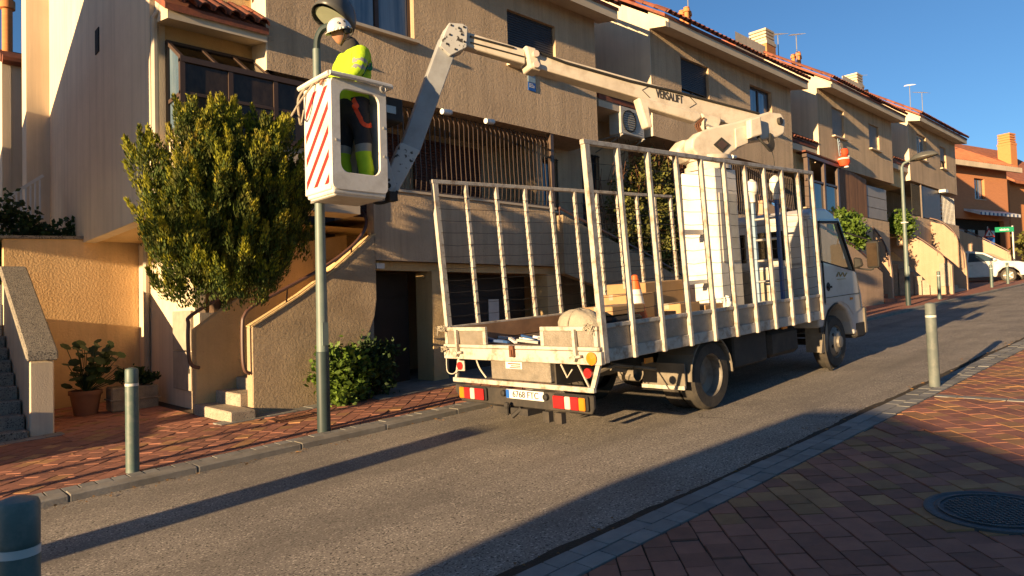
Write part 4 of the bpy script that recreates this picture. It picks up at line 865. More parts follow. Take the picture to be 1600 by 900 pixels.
MB().tube(bend([(0,0,4.2),(0,-.02,4.36),(.03,-.08,4.46),(.1,-.16,4.5)]), .036, 8).build('arm', m_poled, l1, smooth=True)
lamp_head(l1, (.06,-.26,4.50), (.78,-.25,-.42), (.5,-.1,.86), .5, .46, .30)
l2 = lamp('far street lamp with flat grey head beyond the truck cab', (23.2,7.2,gz(23.2)+.04))
MB().tube(bend([(0,0,4.2),(0,-.05,4.34),(0,-.2,4.4),(0,-.35,4.42)]), .036, 8).build('arm', m_pole, l2, smooth=True)
lamp_head(l2, (0,-.62,4.42), (0,-1,.12), (0,.1,1), .78, .36, .2)
l3 = copy_tree(l2); l3.location = (-8.5,7.05,gz(-8.5)+.04); l3['label'] = 'street lamp down the street outside the picture'
dl = thing('shadow_board', 'narrow red and white striped board added outside the view to cast the road shadow', 'shadow board', (-5,4.85,gz(-5)))  # added unseen board that casts the long band of shadow on the road
bx('board', m_signw, dl, -5.02, -4.98, 4.64, 5.04, gz(-5)+.15, gz(-5)+1.86)
for k in range(5): bx('stripe', m_red, dl, -5.025, -5.021, 4.71, 4.99, gz(-5)+.3+k*.32, gz(-5)+.44+k*.32)
bx('foot', m_black, dl, -5.3, -4.7, 4.6, 5.1, gz(-5)-.02, gz(-5)+.12)
# ------------------------------------------------------------------ brick houses at the end of the street
def local(o, ang, base): o.rotation_euler = (0,0,ang); o.location = base
K1 = thing('brick_house', 'orange brick house with terracotta roof and striped awning at the street end', 'house', (0,0,0))
b = MB(); wall_holes(b, -7, 3.0, -1, 6.75, 0, [(-.65,.45,4.75,6.0),(-5,2.4,-.5,3.5)], .25); b.q([(3.0,0,-1),(3.0,9,-1),(3.0,9,6.75),(3.0,0,6.75)]); b.box(-6.9,2.9,.4,8,-1,6.7); b.build('wall', m_brick, K1)
window(K1, -.65, .45, 4.75, 6.0, .15, 0, leaves=2, pm=m_pane_b)
bx('shopfront', m_dark, K1, -5, 2.4, .3, .34, -.5, 3.5)
for k in range(5): bx('pane', m_shut_g if k % 2 else m_pane_b, K1, -3.4+k*1.1, -2.7+k*1.1, .2, .24, .3, 2.9)
MB().prism([(-.6,6.7),(4.5,9.6),(4.5,9.45),(-.6,6.5)], 'x', -7.3, 3.35).build('roof', m_terra_l, K1)
rf = bpy.data.objects['roof']; bx('gutter', m_fascia, K1, -7.3, 3.35, -.72, -.58, 6.45, 6.75)
b = MB()
for k in range(44): b.tube([(-7.2+k*.24,-.58,6.76),(-7.2+k*.24,4.45,9.63)], .085, 6, cap=False)
b.build('tile_rows', m_terra_l, K1)
MB().prism([(0,4.1),(-.9,3.8),(-.9,3.62),(0,3.98)], 'x', -1.9, 2.5).build('awning', m_signw, K1)
b = MB()
for k in range(10): b.box(-1.9+k*.44,-1.75+k*.44,-.912,-.903,3.62,3.78)
b.build('awning_stripe', m_blue, K1)
flues(K1, -.8, 2.6, 8.2, 1.3)
local(K1, math.atan2(-1.6,6.1), (49.2,11.0,2.75))
K2 = thing('brick_house', 'bright orange brick house with big chimney behind the awning house', 'house', (0,0,0))
MB().prism([(0,-1),(10,-1),(10,6.5),(5,10.2),(0,6.5)], 'x', 0, 9).build('wall', m_brickd, K2)
MB().prism([(-.5,6.3),(5,10.4),(10.5,6.3),(10.5,6.1),(5,10.2),(-.5,6.1)], 'x', -.3, 9.5).build('roof', m_terra_l, K2)
chimney(K2, 5.6, 2.6, 9.1, .9, 1.7, m_brickd); bx('skylight', m_pane, K2, 2.0, 3.2, 1.2, 1.25, 7.7, 8.0)
local(K2, R(-14), (57.5,11.2,3.2))
# ------------------------------------------------------------------ road signs
rs = thing('crossing_sign', 'pedestrian crossing signs, red triangle over blue square, on one post', 'road sign', (46.2,10.1,gz(46)))
MB().tube([(46.2,10.1,gz(46)),(46.2,10.1,5.55)], .03, 8).build('post', m_alu, rs)
def rot_sign(pts, y0): return pts
b = MB(); b.prism([(-.3,.0),(.3,.0),(0,.52)], 'y', -.02, 0); tri = b
def place(mb, o, ang):
    ca, sa = math.cos(ang), math.sin(ang); mb.v = [(o[0]+x*ca-y*sa, o[1]+x*sa+y*ca, o[2]+z) for x,y,z in mb.v]; return mb
AN = R(-50)
place(tri, (46.2,10.05,4.95), AN).build('triangle_border', m_red, rs)
place(MB().prism([(-.2,.06),(.2,.06),(0,.41)], 'y', -.03, -.021), (46.2,10.05,4.95), AN).build('triangle_face', m_signw, rs)
place(MB().prism([(-.04,.09),(.04,.09),(.02,.26),(-.02,.26)], 'y', -.036, -.031), (46.2,10.05,4.95), AN).build('pictogram', m_black, rs)
place(MB().prism([(-.27,.12),(.27,.12),(.27,.7),(-.27,.7)], 'y', -.02, 0), (46.2,10.05,4.18), AN).build('square_face', m_signb, rs)
place(MB().prism([(-.17,.2),(.17,.2),(0,.62)], 'y', -.03, -.021), (46.2,10.05,4.18), AN).build('square_triangle', m_signw, rs)
place(MB().prism([(-.03,.25),(.05,.25),(.02,.46),(-.02,.46)], 'y', -.036, -.031), (46.2,10.05,4.18), AN).build('pictogram', m_black, rs)
gs = thing('direction_sign', 'green direction sign board with white lettering on a grey post', 'road sign', (46.0,8.9,gz(46)))
MB().tube([(46.0,8.9,gz(46)),(46.0,8.9,5.45)], .05, 8).build('post', m_alu, gs)
place(MB().prism([(-.95,0),(0,0),(0,.27),(-.95,.27)], 'y', -.03, 0), (45.95,8.85,5.12), AN).build('board', m_greensg, gs)
b = MB()
for k in range(7): b.prism([(-.72+k*.07,.08),(-.67+k*.07,.08),(-.67+k*.07,.16+.03*(k%2)),(-.72+k*.07,.16)], 'y', -.038, -.031)
place(b, (45.95,8.85,5.12), AN).build('lettering', m_signw, gs)
# ------------------------------------------------------------------ white car, nose towards the street
CX, CY = 40.0, 9.32; cz = gz(40)
car = thing('parked_car', 'white car parked nose out in the driveway beside the far cream wall', 'car', (CX+.9,CY,cz))
prof = [(-2.15,.32),(-2.2,.6),(-2.12,.86),(-1.75,.98),(-1.05,1.06),(-.35,1.5),(.25,1.62),(1.2,1.58),(1.85,1.25),(2.1,1.05),(2.15,.5),(2.1,.3),(1.75,.3),(1.7,.5),(1.5,.68),(1.3,.72),(1.1,.68),(.9,.5),(.85,.28),(-.85,.28),(-.9,.5),(-1.1,.69),(-1.32,.74),(-1.54,.69),(-1.74,.5),(-1.78,.3)]
MB().prism([(CY+y,cz+z) for y,z in prof], 'x', CX, CX+1.78).build('body', m_carw, car, bev=.06, seg=3)
for xs in (CX-.004, CX+1.74):
    b = MB(); b.prism([(CY+y,cz+z) for y,z in ((-.92,1.06),(-.33,1.42),(.25,1.52),(.32,1.06))], 'x', xs, xs+.045); b.build('side_window', m_pane, car)
    b = MB(); b.prism([(CY+y,cz+z) for y,z in ((.4,1.06),(.33,1.52),(1.15,1.49),(1.55,1.1))], 'x', xs, xs+.045); b.build('side_window', m_pane, car)
b = MB(); b.q([(CX+.12,CY-1.03,cz+1.085),(CX+1.66,CY-1.03,cz+1.085),(CX+1.56,CY-.4,cz+1.49),(CX+.22,CY-.4,cz+1.49)]); b.build('windscreen', m_pane, car)
def wheel(parent, cx, cy, cz_, r, w, axis=(1,0,0), rimr=.62, spokes=5):
    t = MB().lathe([(r*rimr,-w/2),(r*.93,-w/2),(r,-w*.36),(r,w*.36),(r*.93,w/2),(r*rimr,w/2)], (cx,cy,cz_), axis, 28).build('tyre', m_tyre, parent, smooth=True)
    b = MB(); b.lathe([(r*rimr,-w/2+.012),(r*rimr*.9,-w/2+.02),(r*rimr*.88,-w*.1),(0,-w*.1)], (cx,cy,cz_), axis, 28)
    rm = b.build('rim', m_rim, t, smooth=True); return t
for yy in (CY-1.32, CY+1.3):
    for xx, a in ((CX+.1,(1,0,0)),(CX+1.68,(-1,0,0))):
        t = wheel(car, xx, yy, cz+.33, .33, .2, a, .68); b = MB()
        for k in range(5):
            an = k*1.2566; b.beam((xx-a[0]*.09,yy,cz+.33),(xx-a[0]*.09,yy+math.cos(an)*.215,cz+.33+math.sin(an)*.215),.05,.03,up=(1,0,0))
        b.build('spokes', m_alu, t)
MB().lathe([(0,-.09),(.08,-.06),(.09,.02),(0,.05)], (CX-.1,CY-.8,cz+1.12), (0,1,0), 10).build('wing_mirror', m_carw, car, smooth=True)
b = MB(); b.box(CX+.05,CX+.5,CY-2.14,CY-1.9,cz+.72,cz+.88); b.build('headlight', m_whl, car, bev=.03)
bx('door_handle', m_alu, car, CX-.02, CX, CY+.1, CY+.26, cz+.86, cz+.9)
# ------------------------------------------------------------------ the lift truck; coordinates: S along the slope, Y across, H above the road
cs = math.hypot(1, SLOPE)
def TL(p): x, y, z = p; return ((x+SLOPE*z)/cs, y, (z-SLOPE*x)/cs)
TK = thing('lift_truck', 'white flatbed aerial lift truck with barred glass rack sides parked uphill', 'truck', (6.75/cs,5.06,6.75*SLOPE/cs), rot=(0,-math.atan(SLOPE),0))
ORG[TK.name] = (6.75,5.06,0)
YN, YR = 3.95, 6.17
def tb(name, mat, *a, bev=0, parent=None): return MB().box(*a).build(name, mat, parent or TK, bev=bev)
# chassis
b = MB(); b.box(4.9,10.7,4.62,4.72,.5,.72); b.box(4.9,10.7,5.4,5.5,.5,.72)
for s_ in (5.1,6.2,7.4,8.6): b.box(s_,s_+.1,4.72,5.4,.54,.68)
b.tube([(6.75,4.2,.37),(6.75,5.92,.37)], .07, 8); b.lathe([(0,-.2),(.16,-.12),(.18,0),(.16,.12),(0,.2)], (6.75,5.06,.37), (0,1,0), 12); b.tube([(10.15,4.25,.37),(10.15,5.9,.37)], .05, 8); b.tube([(7,5.06,.45),(9.6,5.06,.55)], .05, 8); b.build('chassis', m_chassis, TK)
tb('tool_locker', m_chassis, 7.35, 8.15, 4.12, 4.55, .36, .74, bev=.02); tb('fuel_tank', m_chassis, 8.3, 9.1, 4.15, 4.6, .36, .7, bev=.05); tb('battery_box', m_chassis, 7.4,8.6,5.6,6.0,.38,.72, bev=.02)
tb('side_marker', m_oral, 5.5,5.62,4.0,4.02,.66,.71); tb('side_marker', m_oral, 8.35,8.47,4.0,4.02,.72,.77)
# bed
m_innerb = M('inner_board', (.34,.20,.11), (.22,.13,.075), rough=.8, scale=3, dirt=(.12,.08,.05), dscale=4)
tb('bed_floor', m_deck, 4.83, 9.44, YN+.05, YR-.05, .82, .89)
PS = [4.845,5.28,5.75,6.23,6.70,7.16,7.62,8.08,8.54,8.99,9.41]
def rack(y, out):
    yo = y; ti = .045*out      # inward direction sign
    def Yb(a, c): return (min(y+a*out,y+c*out), max(y+a*out,y+c*out))
    sb = MB()
    sb.box(4.82,9.45,*Yb(.006,.045),.755,.87); lr = sb.build('lower_rail', m_whdirty, TK, bev=.006)
    MB().box(4.82,9.45,*Yb(.0,.045),1.055,1.095).build('upper_rail', m_whdirty, TK, bev=.006)
    for a, c in zip(PS[:-1], PS[1:]): MB().box(a+.025,c-.025,*Yb(.02,.034),.872,1.053).build('side_panel', m_cheq, TK)
    for k, s_ in enumerate(PS):
        w_ = .035 if k == 0 else .0225; dx = -.07 if k == 0 else -.06
        p = MB(); p.hexa([(s_+q+dx*h,yy,hh) for hh,h in ((.75,0),(2.69,1)) for q,yy in ((-w_,Yb(-.022,.03)[0]),(w_,Yb(-.022,.03)[0]),(w_,Yb(-.022,.03)[1]),(-w_,Yb(-.022,.03)[1]))]); p.build('rack_post', m_whdirty, TK, bev=.004)
    MB().beam((4.73,y+.004*out,2.71),(9.38,y+.004*out,2.71),.05,.045).build('top_rail', m_whdirty, TK, bev=.005)
    rg = random.Random(int(y*10))
    for k in range(11):
        h = 1.2+k*.134; pts = []
        for a, c in zip(PS[:-1], PS[1:]):
            t = (h-.75)/1.94; a2, c2 = a-.06*t, c-.06*t; sg = rg.uniform(.0,.018)
            pts += [(a2,y+.034*out,h),((a2+c2)/2,y+.034*out,h-sg)]
        pts.append((PS[-1]-.06*(h-.75)/1.94,y+.034*out,h)); MB().tube(pts, .0034, 4, cap=False).build('rack_wire', m_chassis, TK)
rack(YN, 1); rack(YR, -1)
tb('inner_board', m_innerb, 4.86, 9.38, YR-.075, YR-.055, .9, 1.075); tb('headboard', m_whdirty, 9.40, 9.44, YN+.05, YR-.05, .9, 1.1)
# tail
tb('tail_rail', m_whdirty, 4.76, 4.819, YN-.02, YR+.02, .74, .86, bev=.006); tb('tail_rail_top', m_whdirty, 4.755, 4.818, YN-.01, YR+.01, .866, .90, bev=.005)
for y0, y1 in ((YN+.01,4.67),(5.47,YR-.01)):
    g = MB(); g.box(4.765,4.80,y0,y1,1.045,1.085); g.box(4.765,4.80,y0,y0+.045,.902,1.043); g.box(4.765,4.80,y1-.045,y1,.902,1.043); g = g.build('tail_gate', m_whdirty, TK, bev=.004)
    tb('gate_panel', m_cheq, 4.775, 4.788, y0+.045, y1-.045, .902, 1.043, parent=g)
    ym = 4.22 if y0 < 5 else 5.93
    b = MB(); b.beam((4.75,ym,1.06),(4.735,ym-.02,.82),.035,.03,up=(0,1,0)); b.tube([(4.73,ym+.05,.80),(4.73,ym-.09,.82)], .014, 6); b.lathe([(0,-.03),(.03,-.03),(.03,.03),(0,.03)], (4.74,ym,.80), (1,0,0), 8); b.build('latch', m_whdirty, g)
b = MB(); b.box(4.725,4.755,5.02,5.08,.79,.9); b.tube([(4.72,5.05,.86),(4.715,5.04,.79)], .016, 6); b.build('hook_plate', m_rust, TK)
b = MB(); b.lathe([(0,-.01),(.055,-.01),(.06,.0),(0,.012)], (4.745,4.03,.80), (-1,0,0), 14); b.build('round_marker', m_oral, TK, smooth=True)
rg = random.Random(5)
for y, z in ((6.17,1.08),(4.03,1.09),(6.15,.86)):
    b = MB()
    for k in range(9): b.tube(bend([(4.75,y,z),(4.73+rg.uniform(-.03,.02),y+rg.uniform(-.05,.05),z+rg.uniform(-.03,.03)),(4.73,y+rg.uniform(-.07,.07),z+rg.uniform(-.04,.03)),(4.72+rg.uniform(-.03,.02),y+rg.uniform(-.06,.06),z+rg.uniform(-.1,.03))],3), .0045, 4)
    b.build('rope_knot', m_canvas, TK)
# under-tail frame
b = MB(); b.box(4.76,4.80,4.04,6.06,.488,.535); b.build('step_bar', m_whdirty, TK, bev=.004)
MB().beam((4.79,6.03,.52),(4.81,5.98,.74),.03,.03,up=(1,0,0)).build('hanger', m_whdirty, TK); b = MB(); b.beam((4.79,4.07,.52),(4.81,4.0,.74),.045,.03,up=(1,0,0)); b.beam((4.80,4.12,.53),(4.84,4.28,.74),.015,.015,up=(1,0,0)); b.build('hanger', m_whdirty, TK)
tb('locker_box', m_cheq, 4.84, 5.5, 4.64, 5.5, .535, .735, bev=.008); tb('locker_plate', m_signw, 4.833, 4.839, 5.02, 5.26, .655, .725)
b = MB(); b.box(4.829,4.832,5.04,5.22,.70,.712); b.box(4.829,4.832,5.04,5.18,.68,.69); b.box(4.829,4.832,5.04,5.2,.663,.672); b.build('plate_print', m_rust, TK)
for y in (5.93,4.1): MB().lathe([(0,-.012),(.045,-.012),(.045,.01),(0,.01)], (4.77,y,.665), (-1,0,0), 14).build('round_reflector', m_redl, TK, smooth=True)
tb('reflector_bracket', m_whdirty, 4.775, 4.785, 5.86, 5.985, .61, .72)
b = MB(); b.tube(bend([(4.76,6.15,.74),(4.74,6.12,.6),(4.75,6.02,.58),(4.77,5.95,.66)]), .006, 5); b.tube(bend([(4.8,5.68,.73),(4.79,5.62,.64),(4.8,5.54,.55)]), .008, 5); b.tube([(4.85,4.5,.72),(4.84,4.42,.6),(4.84,4.35,.68)], .008, 5); b.build('cable', m_boom, TK)
# bumper, lights, plate
bp = MB().prism([(4.03,.31),(4.0,.36),(4.0,.475),(5.95,.475),(5.95,.40),(5.85,.30)], 'x', 4.70, 4.74).build('rear_bumper', m_chassis, TK, bev=.008)
for yc, fl in ((5.62,1),(4.25,-1)):
    t = MB().prism([(yc-.21,.335),(yc+.21,.335),(yc+.21,.472),(yc-.21,.472)], 'x', 4.665, 4.699).build('tail_light', m_black, TK, bev=.012)
    seg = [(m_oral,.195,.12),(m_redl,.118,.02),(m_whl,.018,-.05),(m_redl,-.052,-.195)]
    for mt, a, c in seg: tb('lens', mt, 4.640, 4.664, *sorted((yc+fl*a, yc+fl*c)), .345, .462, bev=.008, parent=t)
pt_ = tb('number_plate', m_signw, 4.688, 4.699, 4.60, 5.12, .385, .475, bev=.003)
tb('plate_band', m_signb, 4.684, 4.687, 5.075, 5.118, .388, .472, parent=pt_); text('plate_number', '6768 FTC', .088, m_chassis, pt_, (4.684,4.845,.43), (0,-1,0), (0,0,1), ext=.001, xs=1.02)
for y in (5.16,4.57): MB().lathe([(0,-.03),(.03,-.02),(.036,.02),(.036,.05)], (4.69,y,.43), (1,0,0), 12).build('plate_lamp', m_black, TK, smooth=True)
b = MB(); b.box(4.66,4.9,4.8,5.3,.235,.30); b.lathe([(0,.11),(.025,.1),(.03,.07),(.02,.04),(.02,-.02),(0,-.02)], (4.63,5.06,.25), n=10); b.tube([(4.64,5.0,.22),(4.68,4.9,.3)], .025, 6); b.build('tow_hitch', m_chassis, TK); tb('hitch_plate', m_chassis, 4.66,4.72,4.52,4.6,.2,.3); tb('hitch_plate', m_chassis, 4.66,4.72,4.36,4.44,.2,.3)
# wheels, mudguards
def twheel(s_, y, a, r=.375, w=.2, rim=.62, hub=False):
    t = MB().lathe([(r*rim,-w/2),(r*.92,-w/2),(r,-w*.34),(r,w*.34),(r*.92,w/2),(r*rim,w/2)], (s_,y,r), a, 36).build('tyre', m_tyre, TK, smooth=True)
    pr = [(r*rim,-w/2+.005),(r*rim*.94,-w/2+.02),(r*rim*.9,w*.05),(r*rim*.55,w*.2),(r*rim*.35,w*.1),(0,w*.1)]
    if hub: pr = [(r*rim,-w/2),(r*rim*.95,-w/2+.03),(r*rim*.8,-w/2-.005),(r*rim*.5,-w/2-.035),(r*rim*.36,-w/2-.04),(r*rim*.34,-w/2-.07),(0,-w/2-.075)]
    rm = MB().lathe(pr, (s_,y,r), a, 28).build('rim', m_rim, t, smooth=True)
    if hub:
        b = MB()
        for k in range(6):
            an = k*1.047+.3; b.lathe([(0,-.01),(.026,-.01),(.026,.01)], (s_+math.cos(an)*r*rim*.68,y-a[1]*(w/2+.012),r+math.sin(an)*r*rim*.68), (0,1,0), 8)
        b.build('hand_hole', m_black, rm)
for y, a in ((4.16,(0,1,0)),(4.39,(0,1,0)),(5.96,(0,-1,0)),(5.73,(0,-1,0))): twheel(6.75, y, a)
for y, a in ((4.2,(0,1,0)),(5.92,(0,-1,0))): twheel(10.15, y, a, hub=True)
def guard(s_, y0, y1, r, a0, a1, mat, name='mudguard'):
    b = MB(); n = 14
    P = [(s_+math.cos(a0+(a1-a0)*k/n)*r, .375+math.sin(a0+(a1-a0)*k/n)*r) for k in range(n+1)]
    for k in range(n):
        p, q = P[k], P[k+1]; b.q([(p[0],y0,p[1]),(q[0],y0,q[1]),(q[0],y1,q[1]),(p[0],y1,p[1])])
    o = b.build(name, mat, TK); m_ = o.modifiers.new('t','SOLIDIFY'); m_.thickness = .012
    MB().tube([(p[0],y0,p[1]) for p in P], .009, 5).build('guard_edge', mat, o); return o
for y0, y1 in ((4.05,4.5),(5.62,6.07)): guard(6.75, y0, y1, .42, R(-2), R(182), m_mud)
tb('mud_flap', m_mud, 6.26, 6.28, 4.08, 4.62, .3, .56); tb('flap_bar', m_whdirty, 6.24, 6.258, 4.08, 4.62, .285, .325); tb('mud_flap', m_mud, 6.24, 6.26, 5.5, 6.04, .3, .56)
b = MB(); b.beam((5.6,4.5,.6),(6.1,4.5,.48),.04,.08); b.tube([(5.2,4.5,.55),(5.6,4.45,.62),(6.2,4.4,.5)], .02, 6); b.lathe([(.09,-.1),(.09,.1)], (5.9,4.5,.5), (0,1,0), 10); b.build('suspension', m_mud, TK)
tb('front_step', m_mud, 9.62, 9.80, 4.08, 4.3, .28, .72); MB().prism([(9.55,.28),(9.75,.28),(9.8,.45),(9.8,.72),(9.7,.72)], 'y', 4.06, 4.085).build('front_flap', m_mud, TK)
# ------------------------------------------------------------------ cab
C0, C1 = 4.06, 6.06
low = [(9.55,.62),(9.55,1.56),(10.96,1.34),(11.1,1.0),(11.13,.72),(11.12,.42),(10.72,.42),(10.66,.62),(10.52,.8),(10.3,.9),(10.1,.91),(9.88,.84),(9.72,.68),(9.68,.62)]
MB().prism(low, 'y', C0, C1).build('cab_body', m_cabp, TK, bev=.03, seg=2)
rf_ = MB().prism([(9.55,2.12),(9.55,2.2),(9.7,2.27),(10.1,2.28),(10.36,2.2),(10.46,2.1),(10.40,2.08),(9.6,2.08)], 'y', C0+.04, C1-.04).build('cab_roof', m_cabp, TK, bev=.03, seg=2)
tb('roof_vent', m_black, 9.95, 10.1, 4.3, 4.5, 2.28, 2.31, bev=.01)
for y in (C0+.045, C1-.045):
    b = MB()
    b.beam((10.93,y,1.34),(10.43,y,2.13),.07,.075,up=(1,0,0)); b.box(9.55,9.72,y-.035,y+.035,1.5,2.12)
    b.beam((9.72,y,2.09),(10.42,y,2.09),.07,.06); b.build('pillar', m_cabp, TK, bev=.012)
b = MB(); b.box(9.55,9.585,C0+.08,4.45,1.5,2.1); b.box(9.55,9.585,5.65,C1-.08,1.5,2.1); b.box(9.55,9.585,4.45,5.65,2.0,2.1); b.box(9.55,9.585,4.45,5.65,1.45,1.58); b.box(9.55,9.585,5.0,5.06,1.58,2.0); b.build('cab_back', m_cabp, TK)
tb('rear_window', m_glass_d, 9.562, 9.572, 4.45, 5.65, 1.58, 2.0)
for y in (C0+.03, C1-.035):
    b = MB(); b.q([(9.72,y,1.53),(10.90,y,1.345),(10.42,y,2.08),(9.72,y,2.07)]); b.build('side_window', m_glass, TK)
b = MB(); b.q([(10.95,C0+.1,1.35),(10.95,C1-.1,1.35),(10.45,C1-.12,2.1),(10.45,C0+.12,2.1)]); b.build('windscreen', m_glass, TK)
dr = MB().prism([(9.76,.95),(9.76,1.52),(10.88,1.345),(11.0,1.08),(11.0,.78),(10.72,.72),(10.55,.86),(10.3,.94),(10.05,.94),(9.9,.92)], 'y', C0-.008, C0-.001).build('door', m_cabp, TK, bev=.004)
b = MB(); b.beam((9.755,C0-.01,.93),(9.755,C0-.01,2.1),.008,.006,up=(0,1,0)); b.beam((9.76,C0-.012,1.02),(11.0,C0-.012,1.02),.008,.008); b.build('door_seam', m_black, dr)
MB().lathe([(0,-.006),(.06,-.006),(.07,.004)], (9.9,C0-.006,1.17), (0,1,0), 14).build('handle_cup', m_black, dr); tb('handle', m_black, 9.86, 9.98, C0-.03, C0-.012, 1.15, 1.18, parent=dr)
b = MB(); b.tube(bend([(10.2,C0-.014,1.30),(10.28,C0-.014,1.36),(10.33,C0-.014,1.30),(10.42,C0-.014,1.35),(10.47,C0-.014,1.29),(10.56,C0-.014,1.34)]), .008, 4); b.tube([(10.22,C0-.014,1.26),(10.5,C0-.014,1.255)], .006, 4); b.build('door_script', m_gold, dr)
b = MB(); b.beam((9.72,C0+.01,1.53),(10.9,C0+.01,1.345),.03,.03); b.beam((9.73,C0+.01,1.53),(9.73,C0+.01,2.08),.03,.03,up=(0,1,0)); b.beam((9.72,C0+.01,2.075),(10.42,C0+.01,2.085),.03,.03); b.beam((10.9,C0+.01,1.35),(10.42,C0+.01,2.08),.03,.03,up=(0,1,0)); b.build('window_seal', m_black, TK)
tb('indicator', m_oral, 10.62, 10.72, C0-.014, C0-.009, .94, .975, parent=dr); tb('cab_sill', m_chassis, 9.56, 9.70, C0-.006, C0+.02, .56, .63)
b = MB(); b.beam((9.77,C0-.013,.955),(9.77,C0-.013,1.52),.006,.006,up=(0,1,0)); b.beam((10.93,C0-.013,1.3),(11.0,C0-.013,.8),.006,.006,up=(0,1,0)); b.build('panel_gap', m_black, dr)
MB().lathe([(.505,-.015),(.52,-.015),(.52,.04),(.505,.04)], (10.17,C0+.0,.41), (0,1,0), 20, R(0)+1.57-1.5, 1.57+1.6).build('arch_trim', m_chassis, TK)
tb('front_bumper', m_chassis, 10.78, 11.16, C0-.01, C1+.01, .36, .60, bev=.03); tb('front_lip', m_mud, 11.1, 11.2, C0-.02, C0+.06, .4, .8, bev=.02)
b = MB(); b.box(9.75,9.95,4.25,4.85,1.3,2.0); b.box(9.75,10.3,4.25,4.85,1.1,1.3); b.box(9.75,9.95,5.2,5.85,1.3,2.0); b.box(9.75,10.3,5.2,5.85,1.1,1.3); b.build('seat', m_black, TK, bev=.04)
b = MB(); b.lathe([(.17,-.012),(.19,0),(.17,.012),(.16,0),(.17,-.012)], (10.55,5.6,1.5), (.8,0,.6), 20); b.box(10.65,10.95,4.15,5.95,1.15,1.42); b.build('dashboard', m_black, TK)
mi_ = MB(); mi_.box(10.98,11.05,3.74,3.92,1.38,1.78); mr = mi_.build('side_mirror', m_black, TK, bev=.03, seg=2)
b = MB(); b.tube(bend([(10.85,C0,1.42),(10.95,3.98,1.38),(11.0,3.85,1.36),(11.01,3.83,1.42)]), .013, 6); b.build('mirror_arm', m_black, mr); b = MB(); b.tube([(10.55,C0+.02,1.95),(11.0,3.86,1.80),(11.01,3.84,1.72)], .011, 6); b.build('mirror_arm', m_black, mr)
tb('mirror_glass', m_pane_g, 10.972, 10.978, 3.76, 3.90, 1.41, 1.75, parent=mr)
MB().prism([(3.93,1.42),(4.06,1.38),(4.06,1.56),(3.95,1.54)], 'x', 10.86, 10.92).build('corner_mirror', m_black, TK, bev=.02)
# ------------------------------------------------------------------ pedestal, turret and booms (given in world coordinates)
tb('pedestal', m_white, 8.06, 8.6, 4.62, 5.12, .9, 2.82, bev=.012); tb('pedestal_cover', m_ac, 8.601, 8.66, 4.66, 5.08, .9, 2.7, bev=.01)
tb('pedestal_door', m_ac, 8.12, 8.55, 4.606, 4.618, 1.6, 2.5, bev=.004)
b = MB(); b.lathe([(.3,0),(.3,.06),(.27,.07),(.27,.12),(.3,.13),(.3,.18),(.26,.2)], (8.33,4.87,2.82), n=24); b.build('slew_ring', m_boom, TK, smooth=True)
tb('ladder_rest', m_white, 7.55, 8.05, 4.8, 4.86, 1.98, 2.04); tb('ladder_rest', m_white, 7.55, 8.05, 4.8, 4.86, 1.35, 1.40)
up_ = Vector((-SLOPE,0,1)).normalized()
def side_poly(name, pts, off0, off1, mat, parent=TK, bev=.02, seg=2):
    """outline given as (distance along the boom plane from the pedestal, world z), extruded across it"""
    dv = Vector((-.94,.345,0)).normalized(); nv = Vector((dv.y,-dv.x,0))      # nv points to the far side (+Y)
    if nv.y < 0: nv = -nv
    o = Vector((8.17,4.87,0)); b = MB(); n = len(pts)
    for off in (off0, off1):
        for u, z in pts: p = o+dv*u+nv*off; b.v.append(TL((p.x,p.y,z)))
    b.f.append(tuple(range(n))[::-1]); b.f.append(tuple(range(n,2*n)))
    for k in range(n): b.f.append((k,(k+1)%n,n+(k+1)%n,n+k))
    b.mi = [0]*len(b.f); return b.build(name, mat, parent, bev=bev, seg=seg)
# lower boom: rounded housing on the turret rising to the elbow on the uphill side
tur = side_poly('lower_boom', [(.36,3.44),(.44,3.52),(.42,3.64),(.3,3.74),(.1,3.82),(-.3,3.92),(-.85,4.10),(-1.08,4.10),(-1.15,4.0),(-1.12,3.82),(-1.0,3.76),(-.5,3.66),(-.2,3.50),(-.1,3.40),(.2,3.38)], -.24, -.06, m_boom, bev=.03, seg=3)
side_poly('turret_hood', [(.36,3.40),(.50,3.46),(.52,3.56),(.4,3.68),(.2,3.72),(-.1,3.60),(-.15,3.38)], -.05, .2, m_boom, bev=.05, seg=3)
side_poly('boom_emblem', [(.10,3.585),(-.03,3.69),(-.17,3.60),(-.04,3.49)], -.252, -.243, m_chassis, tur, bev=0); side_poly('emblem_core', [(.05,3.588),(-.03,3.65),(-.12,3.60),(-.04,3.53)], -.258, -.253, m_brown, tur, bev=0)
side_poly('boom_cover', [(-.25,3.56),(-.25,3.82),(-.46,3.88),(-.46,3.64)], -.262, -.243, m_boom, tur, bev=.01); side_poly('valve_box', [(-.42,3.68),(-.42,3.93),(-.60,3.99),(-.62,3.74)], -.36, -.262, m_boom, tur, bev=.02)
def W2(u, off, z): 
    dv = Vector((-.94,.345,0)).normalized(); nv = Vector((dv.y,-dv.x,0)); nv = nv if nv.y > 0 else -nv
    p = Vector((8.17,4.87,0))+dv*u+nv*off; return TL((p.x,p.y,z))
b = MB()
for k in range(5): b.tube(bend([W2(-.58,-.3,3.72+k*.01),W2(-.66-k*.02,-.34,3.62-k*.02),W2(-.78-k*.02,-.3,3.64),W2(-.85,-.25,3.80)]), .014, 6)
b.tube(bend([W2(-.82,-.2,3.8),W2(-.9,-.25,3.4),W2(-.7,-.3,3.0)]), .006, 5); b.build('hose', m_black, tur)
